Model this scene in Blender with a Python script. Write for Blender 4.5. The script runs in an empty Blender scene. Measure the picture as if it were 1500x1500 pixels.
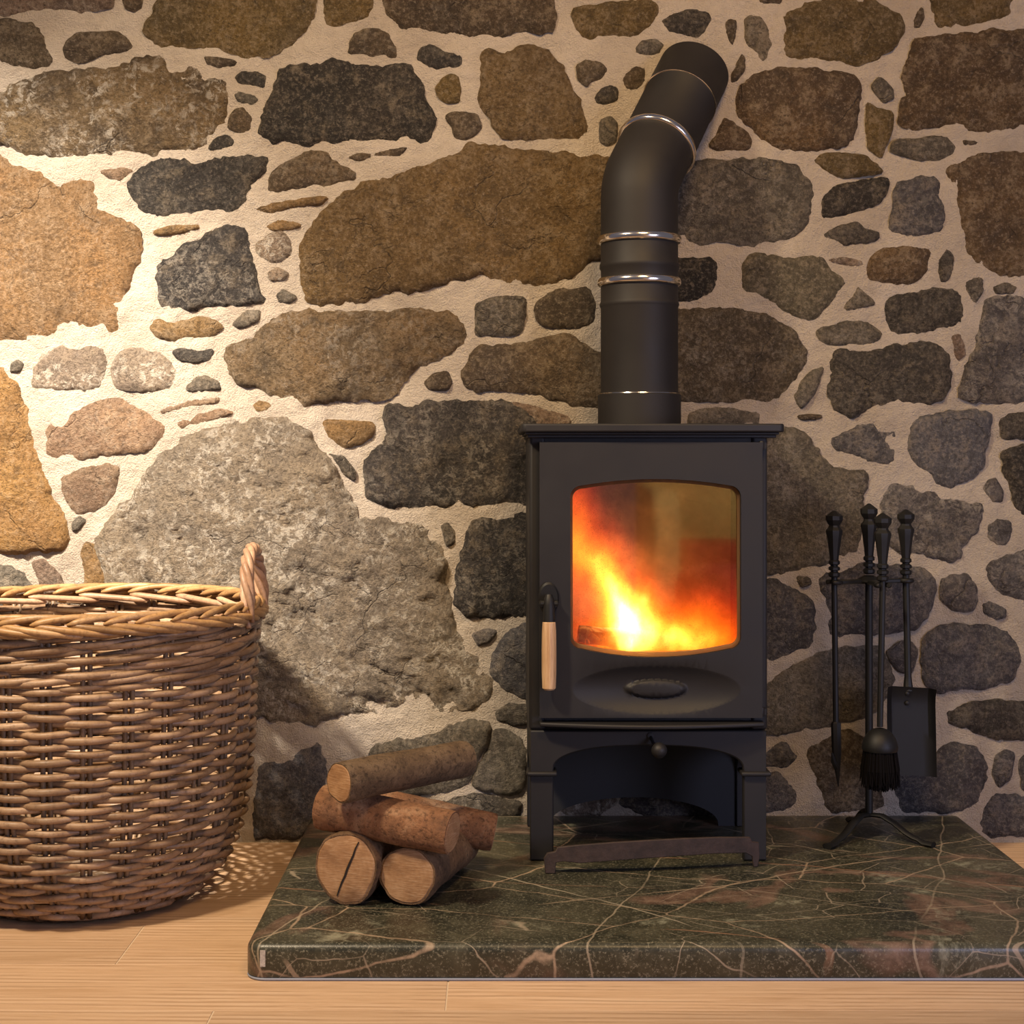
import bpy, bmesh, math, random
import numpy as np
from mathutils import Vector, noise, geometry, Matrix

random.seed(7)
C = bpy.context.scene.collection
S = bpy.context.scene
PI = math.pi

# ------------------------------------------------------------------ camera, light, exposure
CAM_H, CAM_D, FPX, PX, PY = .795, 3.1, 2200., 725., 670.      # eye height, distance to the stone wall, focal length in pixels
cam = bpy.data.cameras.new('camera')
cam.sensor_width = 36
cam.lens = FPX / 1500 * 36
cam.shift_x = (750 - PX) / 1500
cam.shift_y = -(750 - PY) / 1500
co = bpy.data.objects.new('camera', cam)
C.objects.link(co)
co.location = (0, -CAM_D, CAM_H)
co.rotation_euler = (PI / 2, 0, 0)
S.camera = co

w = bpy.data.worlds.new('room_light')
S.world = w
w.use_nodes = True
bg = w.node_tree.nodes['Background']
bg.inputs[0].default_value = (.52, .50, .64, 1)
bg.inputs[1].default_value = .21


def spot(name, loc, target, power, color, size, angle, blend):
    l = bpy.data.lights.new(name, 'SPOT')
    l.energy = power
    l.color = color
    l.shadow_soft_size = size
    l.spot_size = math.radians(angle)
    l.spot_blend = blend
    o = bpy.data.objects.new(name, l)
    C.objects.link(o)
    o.location = loc
    o.rotation_euler = (Vector(target) - Vector(loc)).to_track_quat('-Z', 'Y').to_euler()
    return o


def area(name, loc, target, power, color, sx, sy):
    l = bpy.data.lights.new(name, 'AREA')
    l.energy = power
    l.color = color
    l.shape = 'RECTANGLE'
    l.size = sx
    l.size_y = sy
    o = bpy.data.objects.new(name, l)
    C.objects.link(o)
    o.location = loc
    o.rotation_euler = (Vector(target) - Vector(loc)).to_track_quat('-Z', 'Y').to_euler()
    return o


spot('ceiling_spotlight', (-1.32, -1.40, 2.20), (-.98, 0, .74), 660, (1., .88, .75), .08, 50, 1.)
spot('ceiling_spotlight', (-1.20, -1.75, 2.45), (-.30, -.35, .35), 285, (1., .79, .54), .12, 84, 1.)
spot('ceiling_spotlight', (.45, -2.0, 2.45), (.2, 0, 1.45), 150, (1., .63, .28), .30, 104, 1.)
spot('armchair_fill_spot', (1.5, -2.9, 1.7), (.95, -4.2, .45), 150, (1., .88, .66), .06, 70, .7)  # added fill without a fixture, brightens the armchair mirrored in the stove glass
area('window_daylight', (2.3, -3.3, .85), (.6, 0, .35), 40, (.66, .68, 1.), 1.2, 1.3)

S.view_settings.view_transform = 'Standard'
S.view_settings.look = 'None'
S.view_settings.exposure = 0
S.view_settings.gamma = 1
S.view_settings.use_curve_mapping = False
S.cycles.use_denoising = True
S.cycles.denoising_prefilter = 'ACCURATE'
S.cycles.max_bounces = 8
S.cycles.transparent_max_bounces = 12


def P(px, py, Y):
    """world point at depth Y seen at this place of the 1500 px photograph"""
    d = Y + CAM_D
    return Vector(((px - PX) * d / FPX, Y, CAM_H - (py - PY) * d / FPX))


# ------------------------------------------------------------------ node helpers
class NT:
    def __init__(self, name):
        self.m = bpy.data.materials.new(name)
        self.m.use_nodes = True
        self.t = self.m.node_tree
        self.n = self.t.nodes
        self.b = self.n.get('Principled BSDF')
        self.out = self.n.get('Material Output')

    def new(self, typ, **kw):
        nd = self.n.new(typ)
        for k, v in kw.items():
            setattr(nd, k, v)
        return nd

    def link(self, a, b):
        if hasattr(a, 'outputs'):
            a = a.outputs[0]
        self.t.links.new(a, b)

    def setin(self, sock, v):
        if hasattr(v, 'outputs'):
            self.t.links.new(v.outputs[0], sock)
        elif isinstance(v, bpy.types.NodeSocket):
            self.t.links.new(v, sock)
        else:
            if sock.type == 'RGBA' and hasattr(v, '__len__') and len(v) == 3:
                v = (*v, 1)
            sock.default_value = v

    def coord(self, kind='Object', scale=(1, 1, 1), loc=(0, 0, 0), rot=(0, 0, 0)):
        tc = self.new('ShaderNodeTexCoord')
        mp = self.new('ShaderNodeMapping')
        mp.inputs['Scale'].default_value = scale
        mp.inputs['Rotation'].default_value = rot
        self.setin(mp.inputs['Location'], loc)
        self.link(tc.outputs[kind], mp.inputs['Vector'])
        return mp.outputs[0]

    def noise(self, vec, scale, detail=6, rough=.6, dist=0.):
        nd = self.new('ShaderNodeTexNoise')
        self.setin(nd.inputs['Vector'], vec)
        nd.inputs['Scale'].default_value = scale
        nd.inputs['Detail'].default_value = detail
        nd.inputs['Roughness'].default_value = rough
        nd.inputs['Distortion'].default_value = dist
        return nd.outputs[0]

    def ramp(self, fac, stops, interp='LINEAR'):
        nd = self.new('ShaderNodeValToRGB')
        nd.color_ramp.interpolation = interp
        e = nd.color_ramp.elements
        while len(e) < len(stops):
            e.new(.5)
        for i, (p, c) in enumerate(stops):
            e[i].position = p
            if not hasattr(c, '__len__'):
                c = (c, c, c)
            e[i].color = (*c, 1)
        self.setin(nd.inputs[0], fac)
        return nd.outputs[0]

    def mix(self, fac, a, b, blend='MIX'):
        nd = self.new('ShaderNodeMix', data_type='RGBA', blend_type=blend)
        self.setin(nd.inputs[0], fac)
        self.setin(nd.inputs[6], a)
        self.setin(nd.inputs[7], b)
        return nd.outputs[2]

    def math(self, op, a, b=0., c=0., clamp=False):
        nd = self.new('ShaderNodeMath', operation=op, use_clamp=clamp)
        self.setin(nd.inputs[0], a)
        self.setin(nd.inputs[1], b)
        self.setin(nd.inputs[2], c)
        return nd.outputs[0]

    def bump(self, h, strength=.5, dist=.01, normal=None):
        nd = self.new('ShaderNodeBump')
        nd.inputs['Strength'].default_value = strength
        nd.inputs['Distance'].default_value = dist
        self.setin(nd.inputs['Height'], h)
        if normal is not None:
            self.link(normal, nd.inputs['Normal'])
        return nd.outputs[0]

    def set(self, **kw):
        names = dict(color='Base Color', rough='Roughness', metal='Metallic', normal='Normal', spec='Specular IOR Level',
                     coat='Coat Weight', coat_rough='Coat Roughness')
        for k, v in kw.items():
            self.setin(self.b.inputs[names.get(k, k)], v)
        return self.m

    def objrand(self):
        return self.new('ShaderNodeObjectInfo').outputs['Random']

    def randvec(self, k=37.):
        r = self.math('MULTIPLY', self.objrand(), k)
        cb = self.new('ShaderNodeCombineXYZ')
        for i in range(3):
            self.link(r, cb.inputs[i])
        return cb.outputs[0]


# ------------------------------------------------------------------ mesh helpers
class MB:
    def __init__(self):
        self.v, self.f = [], []

    def add(self, vs, fs):
        o = len(self.v)
        self.v += [tuple(p) for p in vs]
        self.f += [tuple(i + o for i in f) for f in fs]
        return self

    def box(self, x0, x1, y0, y1, z0, z1):
        return self.add([(x0, y0, z0), (x1, y0, z0), (x1, y1, z0), (x0, y1, z0), (x0, y0, z1), (x1, y0, z1), (x1, y1, z1), (x0, y1, z1)],
                        [(3, 2, 1, 0), (4, 5, 6, 7), (0, 1, 5, 4), (1, 2, 6, 5), (2, 3, 7, 6), (3, 0, 4, 7)])

    def tube(self, path, rad, sides=8, closed=False, caps=True, ref=None, squash=1.):
        path = [Vector(p) for p in path]
        n = len(path)
        if not hasattr(rad, '__len__'):
            rad = [rad] * n
        vs, fs = [], []
        u = None
        for i in range(n):
            a = path[(i - 1) % n] if closed or i > 0 else path[0]
            b = path[(i + 1) % n] if closed or i < n - 1 else path[-1]
            t = (b - a)
            t = t.normalized() if t.length > 1e-9 else Vector((0, 0, 1))
            if ref is not None:
                u = Vector(ref) - Vector(ref).dot(t) * t
            elif u is None:
                u = t.orthogonal()
            else:
                u = u - u.dot(t) * t
            u.normalize()
            v = t.cross(u)
            for k in range(sides):
                an = 2 * PI * k / sides
                vs.append(path[i] + (u * math.cos(an) * squash + v * math.sin(an)) * rad[i])
        m = n if closed else n - 1
        for i in range(m):
            j = (i + 1) % n
            for k in range(sides):
                l = (k + 1) % sides
                fs.append((i * sides + k, i * sides + l, j * sides + l, j * sides + k))
        if caps and not closed:
            fs.append(tuple(reversed(range(sides))))
            fs.append(tuple((n - 1) * sides + k for k in range(sides)))
        return self.add(vs, fs)

    def lathe(self, prof, sides=24, center=(0, 0, 0), axis=None, x0=None, phase=0.):
        """prof: list of (radius, height) along the axis"""
        ax = Vector(axis or (0, 0, 1)).normalized()
        u = Vector(x0 or (1, 0, 0)) if axis is None or x0 else ax.orthogonal()
        u = (u - u.dot(ax) * ax).normalized()
        v = ax.cross(u)
        c = Vector(center)
        vs, fs = [], []
        for r, h in prof:
            for k in range(sides):
                an = 2 * PI * k / sides + phase
                vs.append(c + ax * h + (u * math.cos(an) + v * math.sin(an)) * max(r, 1e-5))
        for i in range(len(prof) - 1):
            for k in range(sides):
                l = (k + 1) % sides
                fs.append((i * sides + k, i * sides + l, (i + 1) * sides + l, (i + 1) * sides + k))
        fs.append(tuple(reversed(range(sides))))
        fs.append(tuple((len(prof) - 1) * sides + k for k in range(sides)))
        return self.add(vs, fs)

    def build(self, name, mat, parent=None, smooth=True, bevel=0., seg=2, loc=None, auto=35):
        me = bpy.data.meshes.new(name)
        me.from_pydata(self.v, [], self.f)
        me.update()
        o = bpy.data.objects.new(name, me)
        C.objects.link(o)
        if mat:
            me.materials.append(mat)
        if loc is not None:
            l = Vector(loc)
            me.transform(Matrix.Translation(-l))
            o.location = l
        if parent:
            o.parent = parent
            if loc is not None:
                o.location = Vector(loc) - world_loc(parent)
            else:
                me.transform(Matrix.Translation(-world_loc(parent)))
        if smooth:
            me.polygons.foreach_set('use_smooth', [True] * len(me.polygons))
            if auto < 180:
                try:
                    me.set_sharp_from_angle(angle=math.radians(auto))
                except Exception:
                    pass
        if bevel:
            b = o.modifiers.new('bevel', 'BEVEL')
            b.width = bevel
            b.segments = seg
            b.limit_method = 'ANGLE'
            b.angle_limit = math.radians(40)
            b.harden_normals = False
        return o


def world_loc(o):
    l = Vector((0, 0, 0))
    while o:
        l += o.location
        o = o.parent
    return l


def thing(name, label, cat, loc=(0, 0, 0), group=None):
    o = bpy.data.objects.new(name, None)
    C.objects.link(o)
    o.location = loc
    o.empty_display_size = .05
    return tag(o, label, cat, group)


def tag(o, label, cat, group=None):
    o['label'] = label
    o['category'] = cat
    if group:
        o['group'] = group
    return o


def inside(pts, poly):
    """numpy point in polygon"""
    x, y = pts[:, 0], pts[:, 1]
    r = np.zeros(len(pts), bool)
    n = len(poly)
    j = n - 1
    for i in range(n):
        xi, yi = poly[i]
        xj, yj = poly[j]
        c = ((yi > y) != (yj > y)) & (x < (xj - xi) * (y - yi) / (yj - yi + 1e-12) + xi)
        r ^= c
        j = i
    return r


def edge_dist(pts, poly):
    d = np.full(len(pts), 1e9)
    n = len(poly)
    for i in range(n):
        a = np.array(poly[i])
        b = np.array(poly[(i + 1) % n])
        ab = b - a
        t = np.clip(((pts - a) @ ab) / (ab @ ab + 1e-12), 0, 1)
        q = a + t[:, None] * ab
        d = np.minimum(d, np.hypot(*(pts - q).T))
    return d


def resample(poly, step):
    out = []
    n = len(poly)
    for i in range(n):
        a, b = np.array(poly[i]), np.array(poly[(i + 1) % n])
        k = max(1, int(round(np.hypot(*(b - a)) / step)))
        for q in range(k):
            out.append(tuple(a + (b - a) * q / k))
    return out


def chaikin(poly, it=1, q=.22):
    for _ in range(it):
        o = []
        n = len(poly)
        for i in range(n):
            a, b = poly[i], poly[(i + 1) % n]
            o.append((a[0] + (b[0] - a[0]) * q, a[1] + (b[1] - a[1]) * q))
            o.append((a[0] + (b[0] - a[0]) * (1 - q), a[1] + (b[1] - a[1]) * (1 - q)))
        poly = o
    return poly


def cdt(loops, extra, holes=()):
    """triangulate a 2-D region bounded by loops[0], cut by the other loops; returns verts, tris"""
    vs, es = [], []
    for lp in loops:
        o = len(vs)
        vs += [Vector(p) for p in lp]
        es += [(o + i, o + (i + 1) % len(lp)) for i in range(len(lp))]
    vs += [Vector(p) for p in extra]
    r = geometry.delaunay_2d_cdt(vs, es, [], 1, 1e-7)
    ov, of = r[0], r[2]
    V = np.array([tuple(p) for p in ov])
    F = []
    for f in of:
        for k in range(1, len(f) - 1):
            F.append((f[0], f[k], f[k + 1]))
    F = np.array(F)
    cen = V[F].mean(axis=1)
    keep = inside(cen, loops[0])
    for lp in loops[1:]:
        keep &= ~inside(cen, lp)
    F = F[keep]
    A = V[F]
    ar = (A[:, 1, 0] - A[:, 0, 0]) * (A[:, 2, 1] - A[:, 0, 1]) - (A[:, 1, 1] - A[:, 0, 1]) * (A[:, 2, 0] - A[:, 0, 0])
    F[ar < 0] = F[ar < 0][:, ::-1]
    idx = []
    for i in range(sum(len(l) for l in loops)):
        idx.append(i)
    # map loop vertices to output vertices
    mp = {}
    for oi, lst in enumerate(r[3]):
        for i in lst:
            mp[i] = oi
    lm, o = [], 0
    for lp in loops:
        lm.append([mp[o + i] for i in range(len(lp))])
        o += len(lp)
    return V, F, lm


def plate(mb, loops, yfront, thick, extra=(), fn=None):
    """solid plate in the x-z plane facing -y with holes; fn(x,z) pushes the front inwards (+y)"""
    V, F, lm = cdt(loops, extra)
    n = len(V)
    vs = [(x, yfront + (fn(x, z) if fn else 0), z) for x, z in V] + [(x, yfront + thick, z) for x, z in V]
    fs = [tuple(f) for f in F] + [tuple(i + n for i in reversed(f)) for f in F]
    for li, lp in enumerate(lm):
        m = len(lp)
        # loop orientation
        a = sum(loops[li][i][0] * loops[li][(i + 1) % m][1] - loops[li][(i + 1) % m][0] * loops[li][i][1] for i in range(m))
        ccw = a > 0
        for i in range(m):
            p, q = lp[i], lp[(i + 1) % m]
            f = (p, p + n, q + n, q)
            if (li == 0) != ccw:
                f = f[::-1]
            fs.append(f)
    mb.add(vs, fs)
    return mb

# ------------------------------------------------------------------ materials of the setting
def mat_mortar():
    n = NT('lime_mortar')
    v = n.coord()
    a = n.noise(v, 5, 6, .6)
    b = n.noise(v, 60, 5, .7)
    g = n.noise(v, 330, 3, .7)
    c = n.ramp(a, [(.3, (.46, .385, .30)), (.55, (.57, .49, .395)), (.75, (.64, .56, .465))])
    c = n.mix(n.ramp(b, [(.32, .30), (.5, 0)]), c, (.38, .32, .25))
    h = n.math('ADD', n.math('MULTIPLY', b, .8), n.math('MULTIPLY', g, .55))
    nb = n.bump(h, 1., .013)
    return n.set(color=c, rough=.95, normal=nb, spec=.15)


def attr(n, name):
    nd = n.new('ShaderNodeAttribute', attribute_type='OBJECT', attribute_name=name)
    return nd


def mat_stone():
    n = NT('field_stone')
    v0 = n.coord()
    off = n.new('ShaderNodeVectorMath', operation='ADD')
    n.link(v0, off.inputs[0])
    n.link(n.randvec(), off.inputs[1])
    v = off.outputs[0]
    c1 = attr(n, 'tint_main').outputs['Color']
    c2 = attr(n, 'tint_patch').outputs['Color']
    li = attr(n, 'lichen').outputs['Fac']
    ro = attr(n, 'craggy').outputs['Fac']
    big = n.noise(v, 7, 5, .62, .35)
    mid = n.noise(v, 26, 8, .72, .2)
    fine = n.noise(v, 130, 6, .75)
    grit = n.noise(v, 420, 3, .7)
    c = n.mix(n.ramp(big, [(.40, 0), (.60, 1)]), c1, c2)
    # mottling: light and dark patches of the mineral itself
    c = n.mix(n.ramp(mid, [(.50, 0), (.68, .85)]), c, n.mix(.55, c1, (.42, .33, .22)))
    c = n.mix(n.ramp(mid, [(.32, .9), (.47, 0)]), c, n.mix(.6, c2, (.035, .028, .022)))
    c = n.mix(n.ramp(fine, [(.38, .95), (.49, 0)]), c, n.mix(.62, c1, (.03, .025, .02)))
    c = n.mix(n.ramp(fine, [(.52, 0), (.66, .75)]), c, n.mix(.4, c1, (.60, .50, .38)))
    c = n.mix(n.math('MULTIPLY', n.ramp(grit, [(.62, 0), (.74, .6)]), .6), c, (.58, .52, .42))
    c = n.mix(n.ramp(grit, [(.30, .65), (.42, 0)]), c, n.mix(.7, c2, (.02, .017, .015)))
    # pale lichen and lime smears
    l1 = n.ramp(n.noise(v, 55, 9, .78, .6), [(.50, 0), (.56, 1)])
    l2 = n.ramp(n.noise(v, 11, 4, .6), [(.42, 0), (.58, 1)])
    lm = n.math('MULTIPLY', n.math('MULTIPLY', l1, l2), li)
    c = n.mix(lm, c, (.74, .66, .54))
    # strata cracks
    vv = n.new('ShaderNodeTexVoronoi', feature='DISTANCE_TO_EDGE')
    warp = n.new('ShaderNodeVectorMath', operation='MULTIPLY_ADD')
    nz = n.new('ShaderNodeTexNoise')
    nz.inputs['Scale'].default_value = 14
    nz.inputs['Detail'].default_value = 6
    n.link(v, nz.inputs['Vector'])
    n.link(nz.outputs['Color'], warp.inputs[0])
    warp.inputs[1].default_value = (.16, .16, .16)
    n.link(v, warp.inputs[2])
    n.link(warp.outputs[0], vv.inputs['Vector'])
    vv.inputs['Scale'].default_value = 5.5
    crack = n.ramp(vv.outputs['Distance'], [(.0, 1.), (.02, 0.)])
    crack = n.math('MULTIPLY', crack, n.ramp(big, [(.5, 0), (.6, 1)]))
    c = n.mix(n.math('MULTIPLY', crack, .35), c, (.04, .032, .025))
    h = n.math('ADD', n.math('MULTIPLY', mid, 1.3), n.math('MULTIPLY', fine, .85))
    h = n.math('ADD', h, n.math('MULTIPLY', grit, .30))
    h = n.math('SUBTRACT', h, n.math('MULTIPLY', crack, .45))
    h = n.math('MULTIPLY', h, ro)
    nb = n.bump(h, 1., .022)
    return n.set(color=c, rough=.82, normal=nb, spec=.25)


M_mortar = mat_mortar()
M_stone = mat_stone()

# ------------------------------------------------------------------ the stone wall
SW = FPX / CAM_D                                                   # pixels per metre on the wall plane


def wx(px): return (px - PX) / SW
def wz(py): return CAM_H - (py - PY) / SW


def fbm(x, z, s, o=4, seed=0.):
    return noise.fractal(Vector((x * s, z * s, seed)), 1., 2.1, o)


WX0, WX1, WZ0, WZ1 = -2.0, 2.05, -.02, 2.15
wall_back = None


def build_wall():
    global wall_back
    st = .0085
    nx, nz = int((WX1 - WX0) / st), int((WZ1 - WZ0) / st)
    vs, fs = [], []
    for j in range(nz + 1):
        for i in range(nx + 1):
            x = WX0 + (WX1 - WX0) * i / nx
            z = WZ0 + (WZ1 - WZ0) * j / nz
            y = .006 - .009 * fbm(x, z, 5.5, 3, 1.3) - .0048 * fbm(x, z, 26, 4, 9.1)
            if z < .06:
                y = max(y, .0)
            vs.append((x, y, z))
    k = nx + 1
    for j in range(nz):
        for i in range(nx):
            a = j * k + i
            fs.append((a, a + 1, a + k + 1, a + k))
    # back and sides: a wall with thickness
    o = len(vs)
    vs += [(WX0, .3, WZ0), (WX1, .3, WZ0), (WX1, .3, WZ1), (WX0, .3, WZ1)]
    fs += [(o + 1, o, o + 3, o + 2)]
    fs.append(tuple([o] + [o + 1] + [i for i in range(nx, -1, -1)]))
    fs.append(tuple([o + 2] + [o + 3] + [nz * k + i for i in range(nx + 1)]))
    fs.append(tuple([o + 3, o] + [j * k for j in range(nz + 1)]))
    fs.append(tuple([o + 1, o + 2] + [j * k + nx for j in range(nz, -1, -1)]))
    mb = MB().add(vs, fs)
    wall_back = mb.build('wall_back', M_mortar, auto=180)
    wall_back['kind'] = 'structure'


# colours of the stones themselves: (main, patch, lichen, cragginess, relief in metres)
KIND = dict(
    T=((.36, .215, .085), (.27, .165, .07), .05, .8, .022),
    U=((.50, .27, .085), (.40, .22, .08), .02, 1.0, .024),
    O=((.185, .122, .042), (.125, .088, .038), .06, .6, .016),
    W=((.235, .148, .062), (.165, .105, .048), .05, .8, .022),
    B=((.135, .095, .055), (.085, .062, .042), .10, .6, .016),
    R=((.150, .092, .042), (.092, .060, .036), .03, .5, .016),
    D=((.062, .055, .048), (.105, .088, .070), .10, .85, .020),
    K=((.030, .027, .024), (.055, .045, .036), .05, .7, .012),
    G=((.190, .160, .118), (.115, .098, .078), .18, .65, .016),
    L=((.145, .135, .138), (.090, .084, .088), .12, .6, .016),
    V=((.200, .180, .168), (.105, .092, .090), .35, .7, .018),
    P=((.30, .205, .145), (.20, .145, .11), .30, .7, .014),
    Q=((.42, .27, .16), (.30, .19, .12), .15, .9, .018),
    X=((.36, .29, .205), (.25, .205, .155), .85, 1.25, .030),
    Y=((.40, .30, .21), (.27, .21, .16), .95, .9, .014),
)

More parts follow.
